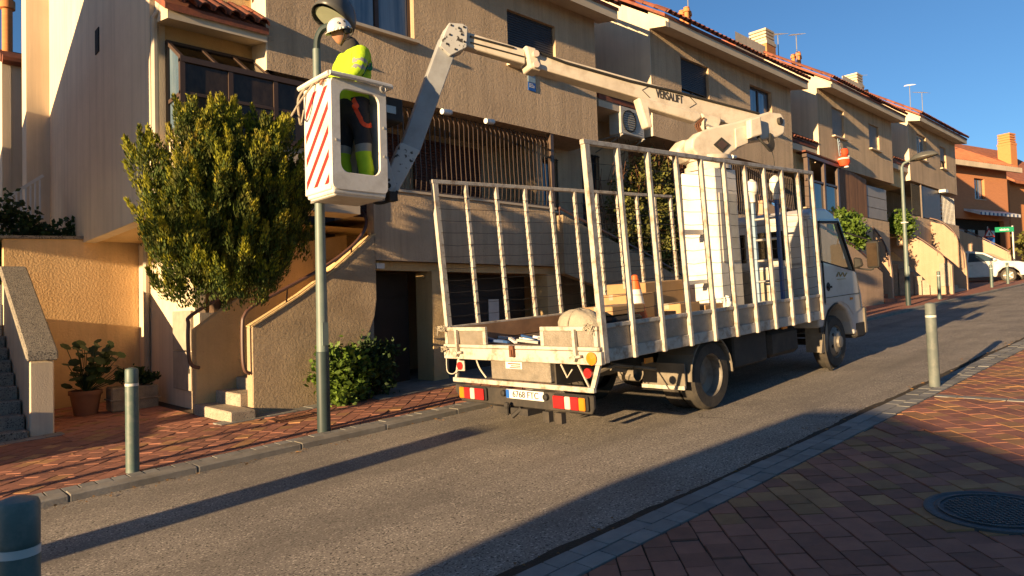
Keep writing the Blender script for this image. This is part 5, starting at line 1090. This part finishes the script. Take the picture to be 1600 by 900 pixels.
b = MB(); b.lathe([(0,-.02),(.05,-.02),(.05,.02),(0,.02)], W2(-1.02,-.26,3.98), (0,1,0), 14); b.build('elbow_pin', m_chassis, tur)
# upper boom, outer section and telescoping inner section
ub = side_poly('upper_boom', [(-1.12,3.92),(-1.05,3.84),(-.75,3.90),(.2,4.06),(1.0,4.17),(2.55,4.42),(2.62,4.63),(.9,4.39),(-.2,4.24),(-1.0,4.12),(-1.12,4.06)], .0, .2, m_boom, bev=.012)
side_poly('boom_extension', [(2.6,4.45),(3.42,4.58),(3.42,4.76),(2.6,4.63)], .03, .17, m_boom); side_poly('boom_collar', [(2.42,4.37),(2.56,4.39),(2.62,4.66),(2.48,4.64)], -.02, .22, m_boom)
for z in (4.43,4.56): MB().lathe([(0,-.03),(.04,-.03),(.04,.03),(0,.03)], W2(2.5,-.03,z), (.34,.94,0), 10).build('wear_pad', m_whl, ub, smooth=True)
b = MB(); b.tube([W2(2.5,-.03,4.60),W2(2.1,-.02,4.51),W2(1.2,-.02,4.38),W2(.5,-.02,4.31),W2(-.9,-.01,4.14)], .016, 6); b.tube([W2(2.75,.02,4.62),W2(3.3,.02,4.69)], .012, 5); b.tube([W2(2.62,.02,4.53),W2(3.3,.02,4.62)], .008, 5); b.build('hose', m_black, ub)
side_poly('cylinder_fairing', [(1.08,4.17),(.96,3.80),(.88,3.80),(.92,4.05),(.2,3.93),(.1,4.0),(.12,4.06),(.95,4.17)], -.04, .1, m_boom, ub); side_poly('lift_bracket', [(.12,4.05),(.0,3.8),(-.12,3.80),(-.2,3.96),(-.2,4.02)], -.06, .14, m_boom, ub)
b = MB(); b.tube([W2(-.02,.0,3.84),W2(-.55,-.0,3.72)], .045, 8); b.tube([W2(.05,-.05,3.9),W2(-.4,-.05,3.78)], .02, 6); b.build('lift_cylinder', m_alu, ub)
b = MB()
for k in range(3): b.tube(bend([W2(.1,-.08,3.98),W2(.2+k*.03,-.1,3.86),W2(.1+k*.02,-.1,3.74),W2(-.05,-.08,3.74),W2(-.14,-.06,3.84)]), .012, 6)
b.build('hose_loop', m_redst if False else m_rust, ub)
bd = (Vector(W2(-.2,0,4.15))-Vector(W2(1.0,0,4.29))).normalized()
text('boom_lettering', 'VERSALIFT', .15, m_chassis, ub, W2(.58,-.006,4.235), bd, (0,.0,1), ext=.002, xs=.6, bold=.002)
for sgn in (-1,1):
    uc = .58-sgn*.40; zc = 4.235-.118*(-sgn*.40)*-1*.0+(.0); b = MB()
    e = Vector(W2(.58-sgn*.42,-.006,4.235-sgn*.05)); f = Vector(W2(.58-sgn*.31,-.006,4.235-sgn*.037+.075)); g2 = Vector(W2(.58-sgn*.31,-.006,4.235-sgn*.037-.075)); b.tube([f,e,g2], .004, 4); b.build('lettering_frame', m_chassis, ub)
# jib hanging from the boom end, with riveted knuckle plates
jb = side_poly('knuckle_plate', [(3.36,4.54),(3.34,4.78),(3.40,4.81),(3.56,4.80),(3.60,4.72),(3.68,4.52),(3.56,4.42)], -.02, .22, m_chip, bev=.008)
b = MB()
for u, z in ((3.39,4.77),(3.54,4.77),(3.39,4.6),(3.42,4.68),(3.6,4.55),(3.5,4.5),(3.56,4.66),(3.45,4.75)): b.lathe([(0,-.012),(.012,-.012),(.012,.01)], W2(u,-.02,z), (.34,.94,0), 7)
b.build('rivet', m_black, jb)
side_poly('jib_arm', [(3.44,4.58),(3.64,4.66),(4.14,3.36),(3.94,3.28)], .02, .18, m_boomg, jb, bev=.01)
side_poly('jib_foot', [(3.93,3.32),(4.15,3.40),(4.36,2.90),(4.30,2.83),(4.20,2.83)], .0, .2, m_chip, jb, bev=.012)
lk = side_poly('leveling_link', [(4.42,3.52),(4.50,3.50),(4.40,2.9),(4.28,2.84),(4.22,2.90),(4.3,3.2)], -.04, -.005, m_chip, jb, bev=.006); side_poly('leveling_link', [(4.42,3.52),(4.50,3.50),(4.40,2.9),(4.28,2.84),(4.22,2.90),(4.3,3.2)], .205, .24, m_chip, jb, bev=.006)
b = MB(); b.tube([W2(4.31,-.06,2.9),W2(4.31,.26,2.9)], .03, 8); b.tube(bend([W2(4.2,.0,2.85),W2(4.3,-.03,2.74),W2(4.45,.0,2.72),W2(4.5,.05,2.85)]), .018, 6); b.build('pivot', m_black, jb); MB().box(*[v for p in (0,1,2) for v in (Vector(W2(4.28,-.05,2.78))[p]-.05, Vector(W2(4.28,-.05,2.78))[p]+.05)]).build('limit_switch', m_black, jb)
# bucket
bk = [3.33,3.97,6.10,6.68,2.70,3.88]
def BW(x, y, z): return TL((x,y,z))
BK = MB()
def rrect(u0,u1,v0,v1,r,n=5):
    out = []
    for cx,cy,a0 in ((u1-r,v1-r,0),(u0+r,v1-r,90),(u0+r,v0+r,180),(u1-r,v0+r,270)):
        for k in range(n+1): a = R(a0+90*k/n); out.append((cx+r*math.cos(a),cy+r*math.sin(a)))
    return out
def ringwall(b, outer, inner, f):
    n = len(outer); i = len(b.v); b.v += [f(*p) for p in outer]+[f(*p) for p in inner]
    for k in range(n): b.f.append((i+k,i+(k+1)%n,i+n+(k+1)%n,i+n+k)); b.mi.append(0)
x0,x1,y0,y1,z0,z1 = bk; t = .02
b = MB(); n_ = 6
def shell(zs, ins, b):
    rings = []
    for z, i_ in zip(zs, ins):
        pts = rrect(x0+i_,x1-i_,y0+i_,y1-i_,.07,4); rings.append(len(b.v)); b.v += [BW(px,py,z) for px,py in pts]
    m_ = len(pts)
    for a_, c_ in zip(rings[:-1], rings[1:]):
        for k in range(m_):
            b.f.append((a_+k,a_+(k+1)%m_,c_+(k+1)%m_,c_+k)); b.mi.append(0)
    return rings, m_
# front side with the big window opening is built as a framed panel, the other three sides as panels
def panel(pts, name, mat=m_white, parent=None, th=.03, bev=.012):
    bb = MB(); bb.hexa(pts); return bb.build(name, mat, parent or TK, bev=bev, seg=2)
def bbox_w(a,c,d_,e,f,g): return [BW(x,y,z) for z in (f,g) for x,y in ((a,d_),(c,d_),(c,e),(a,e))]
bfl = panel(bbox_w(x0+.03,x1-.03,y0+.03,y1-.03,z0+.0,z0+.06), 'bucket', m_white, bev=.03)
ow = rrect(x0,x1,z0+.06,z1,.06,5); iw = rrect(x0+.10,x1-.09,z0+.24,z1-.10,.09,5)
b = MB(); n4 = len(ow); i = 0
for yy in (y0, y0+.035):
    b.v += [BW(u,yy,v) for u,v in ow]+[BW(u,yy,v) for u,v in iw]
for k in range(n4):
    k2 = (k+1) % n4; b.f += [(k,k2,n4+k2,n4+k),(2*n4+k,2*n4+k2,3*n4+k2,3*n4+k),(k,k2,2*n4+k2,2*n4+k),(n4+k,n4+k2,3*n4+k2,3*n4+k)]
b.mi = [0]*len(b.f); b.build('window_side', m_white, bfl, bev=.006)
lf = panel(bbox_w(x0,x0+.035,y0+.037,y1,z0+.06,z1-.001), 'striped_side', m_white, bfl, bev=.012); panel(bbox_w(x1-.035,x1,y0+.037,y1,z0+.06,z1-.002), 'right_side', m_white, bfl); panel(bbox_w(x0+.037,x1-.037,y1-.035,y1,z0+.06,z1-.003), 'back_side', m_white, bfl)
b = MB(); b.hexa([BW(x0+.02,y0+.02,z0+.07),BW(x1-.02,y0+.02,z0+.07),BW(x1-.02,y1-.02,z0+.07),BW(x0+.02,y1-.02,z0+.07),BW(x0+.0,y0+.0,z0+.12),BW(x1,y0,z0+.12),BW(x1,y1,z0+.12),BW(x0,y1,z0+.12)][0:0] or bbox_w(x0+.015,x1-.015,y0+.015,y1-.015,z0+.02,z0+.1)); b.build('bucket_base', m_white, bfl, bev=.02, seg=2)
b = MB(); lip = [(x0-.03,y0-.04),(x1+.04,y0-.04),(x1+.04,y1+.03),(x0-.03,y1+.03)]
for k in range(4):
    p, q = lip[k], lip[(k+1)%4]; b.tube([BW(p[0],p[1],z1+.012),BW((p[0]+q[0])/2,(p[1]+q[1])/2,z1+.016),BW(q[0],q[1],z1+.012)], .026, 8)
b.build('rim', m_white, bfl, smooth=True)
b = MB()
def clipz(poly, lo, hi, ylo, yhi): return clip(poly, [(ylo,lo),(yhi,lo),(yhi,hi),(ylo,hi)])
for k in range(7):
    zb_ = z0-.38+k*.24; pl_ = clipz([(y0+.06,zb_+.52),(y0+.06,zb_+.60),(y1-.05,zb_+.10),(y1-.05,zb_+.02)][::-1], z0+.12, z1-.08, y0+.06, y1-.05) or clipz([(y0+.06,zb_+.52),(y0+.06,zb_+.60),(y1-.05,zb_+.10),(y1-.05,zb_+.02)], z0+.12, z1-.08, y0+.06, y1-.05)
    if not pl_: continue
    sb_ = MB(); i0 = 0; n = len(pl_)
    for xx in (x0-.003, x0-.001): sb_.v += [BW(xx,yy,zz) for yy,zz in pl_]
    sb_.f = [tuple(range(n)), tuple(range(n,2*n))]+[(q,(q+1)%n,n+(q+1)%n,n+q) for q in range(n)]; sb_.mi = [0]*len(sb_.f); sb_.build('stripe', m_red, lf)
b = MB(); b.tube(bend([BW(x0-.02,y1-.1,z1),BW(x0-.08,y1-.05,z1-.12),BW(x0-.06,y1-.02,z1-.3),BW(x0-.02,y1+.02,z1-.36),BW(x0+.02,y1+.03,z1-.2)]), .012, 6); b.tube(bend([BW(x0-.02,y0+.3,z1),BW(x0-.14,y1-.2,z1-.2),BW(x0-.18,y1-.1,z1-.32),BW(x0-.12,y1,z1-.26)]), .010, 6); b.build('safety_rope', m_canvas, bfl)
b = MB(); b.lathe([(.03,-.01),(.045,0),(.03,.01),(.022,0),(.03,-.01)], BW(x1-.07,y0-.05,z1-.04), (0,1,0), 12)
for z in (3.15,3.45): b.lathe([(0,-.01),(.012,-.01),(.012,.01)], BW(x1-.04,y0-.008,z), (0,1,0), 8)
b.lathe([(0,-.01),(.012,-.01),(.012,.01)], BW(x0+.05,y0-.008,3.25), (0,1,0), 8); b.build('fitting', m_alu, bfl)
cbx = panel(bbox_w(x1+.0,x1+.28,y0+.1,y0+.42,z1-.30,z1-.04), 'control_box', m_black, bfl, bev=.02); panel(bbox_w(x1+.06,x1+.18,y0+.092,y0+.098,z1-.22,z1-.14), 'control_plate', m_alu, cbx, bev=0)
panel(bbox_w(x1+.001,x1+.1,y0+.15,y0+.4,z0+.2,z1-.32), 'mount_plate', m_chip, bfl, bev=.01)
# ------------------------------------------------------------------ load on the bed (things of their own)
def Wd(S_, Y_, H_): return (S_/cs-H_*SLOPE/cs, Y_, S_*SLOPE/cs+H_/cs)
ROT = (0,-math.atan(SLOPE),0)
def load(name, label, cat, S_, Y_, H_=.895, group=None):
    t = thing(name, label, cat, Wd(S_,Y_,H_), group, ROT); ORG[t.name] = (S_,Y_,H_); return t
cn = load('traffic_cone', 'orange traffic cone with white band standing among the cardboard on the truck', 'traffic cone', 6.22, 4.6)
MB().box(6.04,6.40,4.42,4.78,.896,.925).build('foot', m_orange, cn, bev=.02)
MB().lathe([(.13,.925),(.085,1.2)], (6.22,4.6,0), n=20).build('lower_body', m_orange, cn, smooth=True); MB().lathe([(.085,1.2),(.06,1.36)], (6.22,4.6,0), n=20).build('white_band', m_conew, cn, smooth=True); MB().lathe([(.06,1.36),(.035,1.51),(.02,1.52)], (6.22,4.6,0), n=20).build('tip', m_orange, cn, smooth=True)
bg_ = load('canvas_bundle', 'round grey canvas bundle lying on the bed behind the tail gate', 'bag', 5.05, 4.5); b = MB()
nU, nV = 18, 10
for i_ in range(nV+1):
    ph = -math.pi/2+math.pi*i_/nV
    for j in range(nU):
        th = 2*math.pi*j/nU; w_ = 1+.06*math.sin(3*th+2*ph)+.04*math.sin(7*th); sx = abs(math.cos(ph))**.7
        b.v.append((5.08+.19*sx*math.cos(th)*w_, 4.42+.23*sx*math.sin(th)*w_, .895+.16+.17*math.sin(ph)*(1+.05*math.sin(4*th))))
for i_ in range(nV):
    for j in range(nU): b.f.append((i_*nU+j,i_*nU+(j+1)%nU,(i_+1)*nU+(j+1)%nU,(i_+1)*nU+j)); b.mi.append(0)
b.build('cloth', m_canvas, bg_, smooth=True); MB().tube([(5.08+.195*math.cos(a),4.42+.0*a,.895+.16+.178*math.sin(a)) for a in [i*.35-.3 for i in range(12)]], .008, 5).build('seam', m_canvas, bg_)
def carton(S0_, S1_, Y0_, Y1_, H0_, H1_, lb):
    t = load('cardboard_box', lb, 'box', (S0_+S1_)/2, (Y0_+Y1_)/2, H0_, 'cardboard boxes on the truck bed')
    MB().box(S0_,S1_,Y0_,Y1_,H0_,H1_).build('carton', m_card, t, bev=.008); MB().box(S0_-.002,S1_+.002,(Y0_+Y1_)/2-.03,(Y0_+Y1_)/2+.03,H1_-.06,H1_+.002).build('tape', m_canvas, t)
carton(5.42,5.95,4.3,4.7,1.13,1.22,'flat cardboard box lying behind the canvas bundle'); carton(6.5,7.05,4.95,5.4,.896,1.3,'open cardboard box right of the traffic cone'); carton(6.95,7.9,5.0,5.6,.896,1.42,'largest cardboard box before the white pedestal'); carton(6.6,7.0,4.3,4.65,.896,1.17,'small brown cardboard box by the rack side'); carton(7.1,7.5,4.3,4.7,.896,1.12,'low cardboard box beside the crumpled plastic')
ca_ = load('tool_case', 'black tool case under the flat cardboard box', 'case', 5.65, 4.5); MB().box(5.38,5.86,4.25,4.72,.896,1.12).build('case_body', m_black, ca_, bev=.03)
pb = load('plastic_bag', 'crumpled white plastic bag by the pedestal foot', 'bag', 7.6, 4.3); b = MB(); rg = random.Random(9)
for i_ in range(9):
    for j in range(14):
        ph = math.pi/2*i_/8; th = 6.283*j/14; k = rg.uniform(.75,1.2); b.v.append((7.6+.2*math.cos(ph)*math.cos(th)*k, 4.32+.16*math.cos(ph)*math.sin(th)*k, .9+.25*math.sin(ph)*k))
for i_ in range(8):
    for j in range(14): b.f.append((i_*14+j,i_*14+(j+1)%14,(i_+1)*14+(j+1)%14,(i_+1)*14+j)); b.mi.append(0)
b.build('film', m_plastic, pb)
cb_ = load('beige_cabinet', 'beige equipment cabinet between pedestal and cab', 'cabinet', 9.1, 4.6); MB().box(8.85,9.35,4.35,5.2,.896,1.5).build('housing', m_ac, cb_, bev=.01); MB().box(8.843,8.849,4.4,5.15,1.0,1.45).build('front_panel', m_canvas, cb_)
ld = load('ladder', 'aluminium ladder with blue stiles strapped upright by the cab', 'ladder', 8.75, 4.2)
for y, mt in ((4.1,m_blue),(4.42,m_bluel)): MB().beam((8.62,y,.9),(8.62,y,2.35),.05,.035,up=(0,1,0)).build('stile', mt, ld)
for k in range(5): MB().tube([(8.62,4.1,1.05+k*.27),(8.62,4.42,1.05+k*.27)], .016, 6).build('rung', m_alu, ld)
for yy in (4.1,4.42):
    wl_ = load('beacon_lamp', 'white capped beacon tube above the %s ladder stile' % ('dark blue' if yy < 4.2 else 'pale blue'), 'lamp', 8.62, yy, 2.36, 'beacon tubes by the cab'); MB().lathe([(.035,2.36),(.04,2.45),(.065,2.48),(.075,2.55),(.065,2.62),(.02,2.66),(0,2.66)], (8.62,yy,0), n=14).build('tube', m_white, wl_, smooth=True)
tt = load('tool_heap', 'heap of blue grey metal fittings on the open tail of the bed', 'fittings', 5.0, 5.4); rg = random.Random(4)
for k in range(14):
    s_, y_ = rg.uniform(4.88,5.3), rg.uniform(4.8,5.6); MB().beam((s_,y_,.915),(s_+rg.uniform(-.1,.1),y_+rg.uniform(.08,.3),.925+rg.uniform(0,.03)),.03,.025).build('fitting', rg.choice([m_bluel,m_alu,m_signw,m_blue]), tt)
# ------------------------------------------------------------------ the worker in the bucket
from mathutils.bvhtree import BVHTree
def skin_mesh(verts, edges, radii, root, sub=2):
    me = bpy.data.meshes.new('sk'); me.from_pydata([Vector(v) for v in verts], edges, []); o = bpy.data.objects.new('sk', me); col.objects.link(o)
    s = o.modifiers.new('skin','SKIN'); s.use_smooth_shade = True
    lay = me.skin_vertices[0].data if me.skin_vertices else None
    if lay is None:
        bm = bmesh.new(); bm.from_mesh(me); bm.verts.layers.skin.verify(); bm.to_mesh(me); bm.free(); lay = me.skin_vertices[0].data
    for k, r in enumerate(radii): lay[k].radius = r if isinstance(r, tuple) else (r, r)
    for k in range(len(verts)): lay[k].use_root = (k == root)
    sb = o.modifiers.new('sub','SUBSURF'); sb.levels = sub; sb.render_levels = sub
    bpy.context.view_layer.update()
    out = bpy.data.meshes.new_from_object(o.evaluated_get(bpy.context.evaluated_depsgraph_get())); bpy.data.objects.remove(o); return out
PB = Vector((3.70,6.37,2.79))
V = [(3.71,6.37,3.70),(3.73,6.37,3.88),(3.755,6.37,4.06),(3.745,6.37,4.22),(3.70,6.37,4.335),(3.655,6.37,4.40),
     (3.72,6.20,4.265),(3.665,6.135,4.10),(3.60,6.12,4.00),(3.50,6.17,3.955),(3.42,6.22,3.94),
     (3.72,6.54,4.265),(3.66,6.62,4.10),(3.60,6.62,4.03),(3.52,6.60,4.0),(3.46,6.57,3.98),
     (3.74,6.275,3.62),(3.765,6.265,3.42),(3.77,6.262,3.25),(3.80,6.262,3.02),(3.80,6.262,2.86),(3.68,6.255,2.825),
     (3.70,6.465,3.62),(3.665,6.475,3.42),(3.64,6.478,3.25),(3.66,6.478,3.02),(3.66,6.478,2.86),(3.54,6.475,2.825)]
Ed = [(0,1),(1,2),(2,3),(3,4),(4,5),(3,6),(6,7),(7,8),(8,9),(9,10),(3,11),(11,12),(12,13),(13,14),(14,15),(0,16),(16,17),(17,18),(18,19),(19,20),(20,21),(0,22),(22,23),(23,24),(24,25),(25,26),(26,27)]
Ra = [(.165,.15),(.17,.16),(.19,.17),(.17,.155),.085,.066, .1,.078,.07,.058,.042, .1,.078,.07,.058,.042, .115,.10,.088,.085,.075,.045, .115,.10,.088,.085,.075,.045]
body = skin_mesh(V, Ed, Ra, 0)
pm_ = [m_hivis, m_trous, m_reflt, m_skin, m_black, m_hivis]
# head with brow, nose, chin and ears
b = MB(); nU, nV = 16, 14; hc = Vector((3.588,6.37,4.505)); fw_ = Vector((-.93,0,-.37)).normalized(); sd = Vector((0,-1,0)); up2 = sd.cross(fw_); up2 = up2 if up2.z > 0 else -up2
for i_ in range(nV+1):
    ph = -math.pi/2+math.pi*i_/nV
    for j in range(nU):
        th = 2*math.pi*j/nU; f, s_, u = math.cos(ph)*math.cos(th), math.cos(ph)*math.sin(th), math.sin(ph)
        rf, rs_, ru = .098, .074, .122
        if u < -.2: rs_ *= 1+.25*(u+.2); 
        g = math.exp(-((s_/.16)**2))*(1 if f > 0 else 0); nose = .026*g*math.exp(-((u+.12)/.16)**2); brow = .008*math.exp(-((u-.22)/.1)**2)*max(f,0); chin = .016*math.exp(-((u+.78)/.16)**2)*max(f,0); eye = -.008*math.exp(-((u-.05)/.09)**2)*math.exp(-((abs(s_)-.42)/.16)**2)*max(f,0)
        lips = .006*math.exp(-((u+.47)/.06)**2)*math.exp(-((s_/.3)**2))*max(f,0)
        b.v.append(tuple(hc+fw_*(f*rf+nose+brow+chin+eye+lips)+sd*(s_*rs_)+up2*(u*ru)))
for i_ in range(nV):
    for j in range(nU): b.f.append((i_*nU+j,i_*nU+(j+1)%nU,(i_+1)*nU+(j+1)%nU,(i_+1)*nU+j))
nhead = len(b.f)
for sg in (-1,1):
    c_ = hc+sd*(sg*.074)-fw_*.01-up2*.005
    b.lathe([(0,-.006),(.022,-.008),(.028,0),(.02,.008),(0,.004)], tuple(c_), (0,sg,.0), 8)
b.f = [tuple(f) for f in b.f]
def hand(b, w, dirv, side, palm_n, curl):
    w = Vector(w); d_ = Vector(dirv).normalized(); s_ = Vector(side).normalized(); n_ = Vector(palm_n).normalized()
    P = [w+s_*a+d_*l+n_*h for h in (-.014,.014) for a, l in ((-.028,-.01),(.028,-.01),(.042,.085),(-.042,.085))]; b.hexa(P)
    for k, (a, ln) in enumerate(((-.033,.062),(-.011,.074),(.011,.07),(.033,.055))):
        p = w+s_*a+d_*.078; q = p+(d_*(1-curl*.4)+n_*curl*.6).normalized()*ln*.5; r_ = q+(d_*(1-curl)+n_*curl*1.1).normalized()*ln*.35; e = r_+(d_*(.4-curl)+n_*curl*1.2).normalized()*ln*.28
        b.tube([p,q,r_,e], .009, 6, rs=[.0095,.009,.0085,.006])
    p = w+s_*(-.03)+d_*.02; b.tube([p,p+(s_*-.03+d_*.025+n_*.01),p+(s_*-.036+d_*.055+n_*.022)], .01, 6, rs=[.012,.0105,.007])
hand(b, (3.40,6.225,3.935), (-.8,.25,-.1), (.2,.6,.1), (-.2,0,-.9), .7)
hand(b, (3.45,6.57,3.98), (-.9,-.1,.1), (.1,.9,.1), (-.2,0,-.9), .6)
b.mi = [0]*len(b.f)
hd = bpy.data.meshes.new('hd'); hd.from_pydata([tuple(v) for v in b.v], [], b.f)
bm = bmesh.new(); bm.from_mesh(body); nb = len(bm.faces); bm.from_mesh(hd)
for k, f in enumerate(bm.faces):
    f.smooth = True; c_ = f.calc_center_median(); mi = 0
    if k >= nb: mi = 3
    else:
        z = c_.z; arm = (abs(c_.y-6.37) > .17 and z > 3.9) or (c_.x < 3.56 and z > 3.85)
        if arm: mi = 2 if (c_.y < 6.3 and (4.06 < z < 4.10 or 4.14 < z < 4.18)) else 0
        elif z < 2.9: mi = 4
        elif z < 2.98 or 3.27 < z < 3.325: mi = 2
        elif z < 3.30: mi = 0
        elif z < 3.80: mi = 1
        elif 3.955 < z < 4.0: mi = 2
        else: mi = 0
        if z > 4.345 and not arm: mi = 1
    f.material_index = mi
bmesh.ops.recalc_face_normals(bm, faces=bm.faces); bm.normal_update()
from mathutils import noise as NZ
for v in bm.verts:                                   # folds in the clothes
    if any(f.material_index != 3 for f in v.link_faces):
        p = v.co; v.co = p+v.normal*(.011*NZ.noise(Vector((p.x*9,p.y*9,p.z*16)))+.006*NZ.noise(Vector((p.x*24,p.y*24,p.z*30))))
full = bpy.data.meshes.new('worker_body'); bm.to_mesh(full); bm.free()
bpy.data.meshes.remove(body); bpy.data.meshes.remove(hd)
for mm in pm_: full.materials.append(mm)
full.transform(Matrix.Translation(-PB))
wk = bpy.data.objects.new('person', full); col.objects.link(wk); wk.location = PB+Vector((.015,0,-.05)); ORG[wk.name] = tuple(PB)
tag(wk, 'worker in yellow high visibility jacket, dark trousers and white helmet standing in the bucket', 'person')
bvh = BVHTree.FromPolygons([v.co+PB for v in full.vertices], [tuple(p.vertices) for p in full.polygons])
def strap(name, pts, width, mat, off=.008):
    pts = bend(pts, 6); b = MB(); K = len(pts); L = []
    for k, p in enumerate(pts):
        co, no, _, _ = bvh.find_nearest(p); t = (pts[min(k+1,K-1)]-pts[max(k-1,0)]).normalized(); s_ = no.cross(t).normalized()
        L.append((co+no*off-s_*width/2, co+no*off+s_*width/2, co+no*.001+s_*width/2, co+no*.001-s_*width/2))
    for k in range(K-1):
        for j in range(4): b.q([L[k][j], L[k][(j+1)%4], L[k+1][(j+1)%4], L[k+1][j]])
    return b.build(name, mat, wk, smooth=True)
strap('harness_strap', [(3.70,6.10,4.0),(3.76,6.12,4.06),(3.83,6.15,4.13),(3.89,6.2,4.21),(3.9,6.28,4.28),(3.86,6.36,4.33)], .04, m_green)
strap('harness_strap', [(3.62,6.54,4.05),(3.85,6.5,4.12),(3.88,6.42,4.22),(3.86,6.34,4.3)], .04, m_green)
strap('hip_strap', [(3.60,6.19,3.80),(3.64,6.17,3.68),(3.69,6.16,3.56),(3.76,6.165,3.52),(3.83,6.2,3.54),(3.86,6.28,3.58)], .045, m_redst)
strap('hip_strap', [(3.60,6.22,3.78),(3.72,6.2,3.80),(3.84,6.24,3.80),(3.87,6.37,3.80),(3.84,6.5,3.80)], .04, m_trous)
MB().lathe([(0,-.02),(.03,-.02),(.03,.02),(0,.02)], (3.63,6.17,3.70), (0,1,0), 10).build('buckle', m_redst, wk)
# hood, helmet, hi-vis stripes on the sleeve
b = MB(); b.lathe([(.055,.10),(.085,.07),(.105,.01),(.10,-.05),(.07,-.08)], (3.70,6.37,4.38), (-.45,0,.9), 18); b.build('hood', M('hood_dark', (.05,.045,.042), rough=.95, bump=.6, bscale=20), wk, smooth=True)
hx = hc+up2*.035-fw_*.004; b = MB(); nU, nV = 22, 8
for i_ in range(nV+1):
    ph = math.pi/2*i_/nV
    for j in range(nU):
        th = 2*math.pi*j/nU; b.v.append(tuple(hx+fw_*(math.cos(ph)*math.cos(th)*.135)+sd*(math.cos(ph)*math.sin(th)*.112)+up2*(math.sin(ph)*.125)))
for i_ in range(nV):
    for j in range(nU): b.f.append((i_*nU+j,i_*nU+(j+1)%nU,(i_+1)*nU+(j+1)%nU,(i_+1)*nU+j)); b.mi.append(0)
he = b.build('helmet', m_helm, wk, smooth=True)
b = MB(); R0 = [(hx+fw_*(math.cos(t_)*.132)+sd*(math.sin(t_)*.110), hx+fw_*(math.cos(t_)*(.14+.035*max(0,math.cos(t_))))+sd*(math.sin(t_)*.117)-up2*(.018)) for t_ in [2*math.pi*k/24 for k in range(24)]]
for k in range(24): a_, c_ = R0[k], R0[(k+1)%24]; b.q([a_[0],c_[0],c_[1],a_[1]])
o = b.build('brim', m_helm, he, smooth=True); o.modifiers.new('t','SOLIDIFY').thickness = .006
for t_, uu in ((1.15,.4),(1.75,.45)):
    c_ = hx+fw_*(math.cos(t_)*.137*math.cos(uu))+sd*(math.sin(t_)*.114*math.cos(uu))+up2*(math.sin(uu)*.127); b = MB(); b.lathe([(0,-.003),(.013,-.003),(.013,.003)], tuple(c_), tuple((c_-hx).normalized()), 8); b.build('vent', m_black, he)
b = MB(); b.tube([hx+sd*.1-up2*.02, hc+sd*.078-up2*.06+fw_*.03, hc-up2*.12+fw_*.05], .006, 5); b.build('chin_strap', m_black, he)
b = MB(); b.lathe([(0,.0),(.035,.0),(.042,.015),(.035,.04),(0,.045)], tuple(hc+sd*.072-fw_*.02+up2*.0), tuple(sd), 12); b.build('ear_defender', m_black, he, smooth=True)
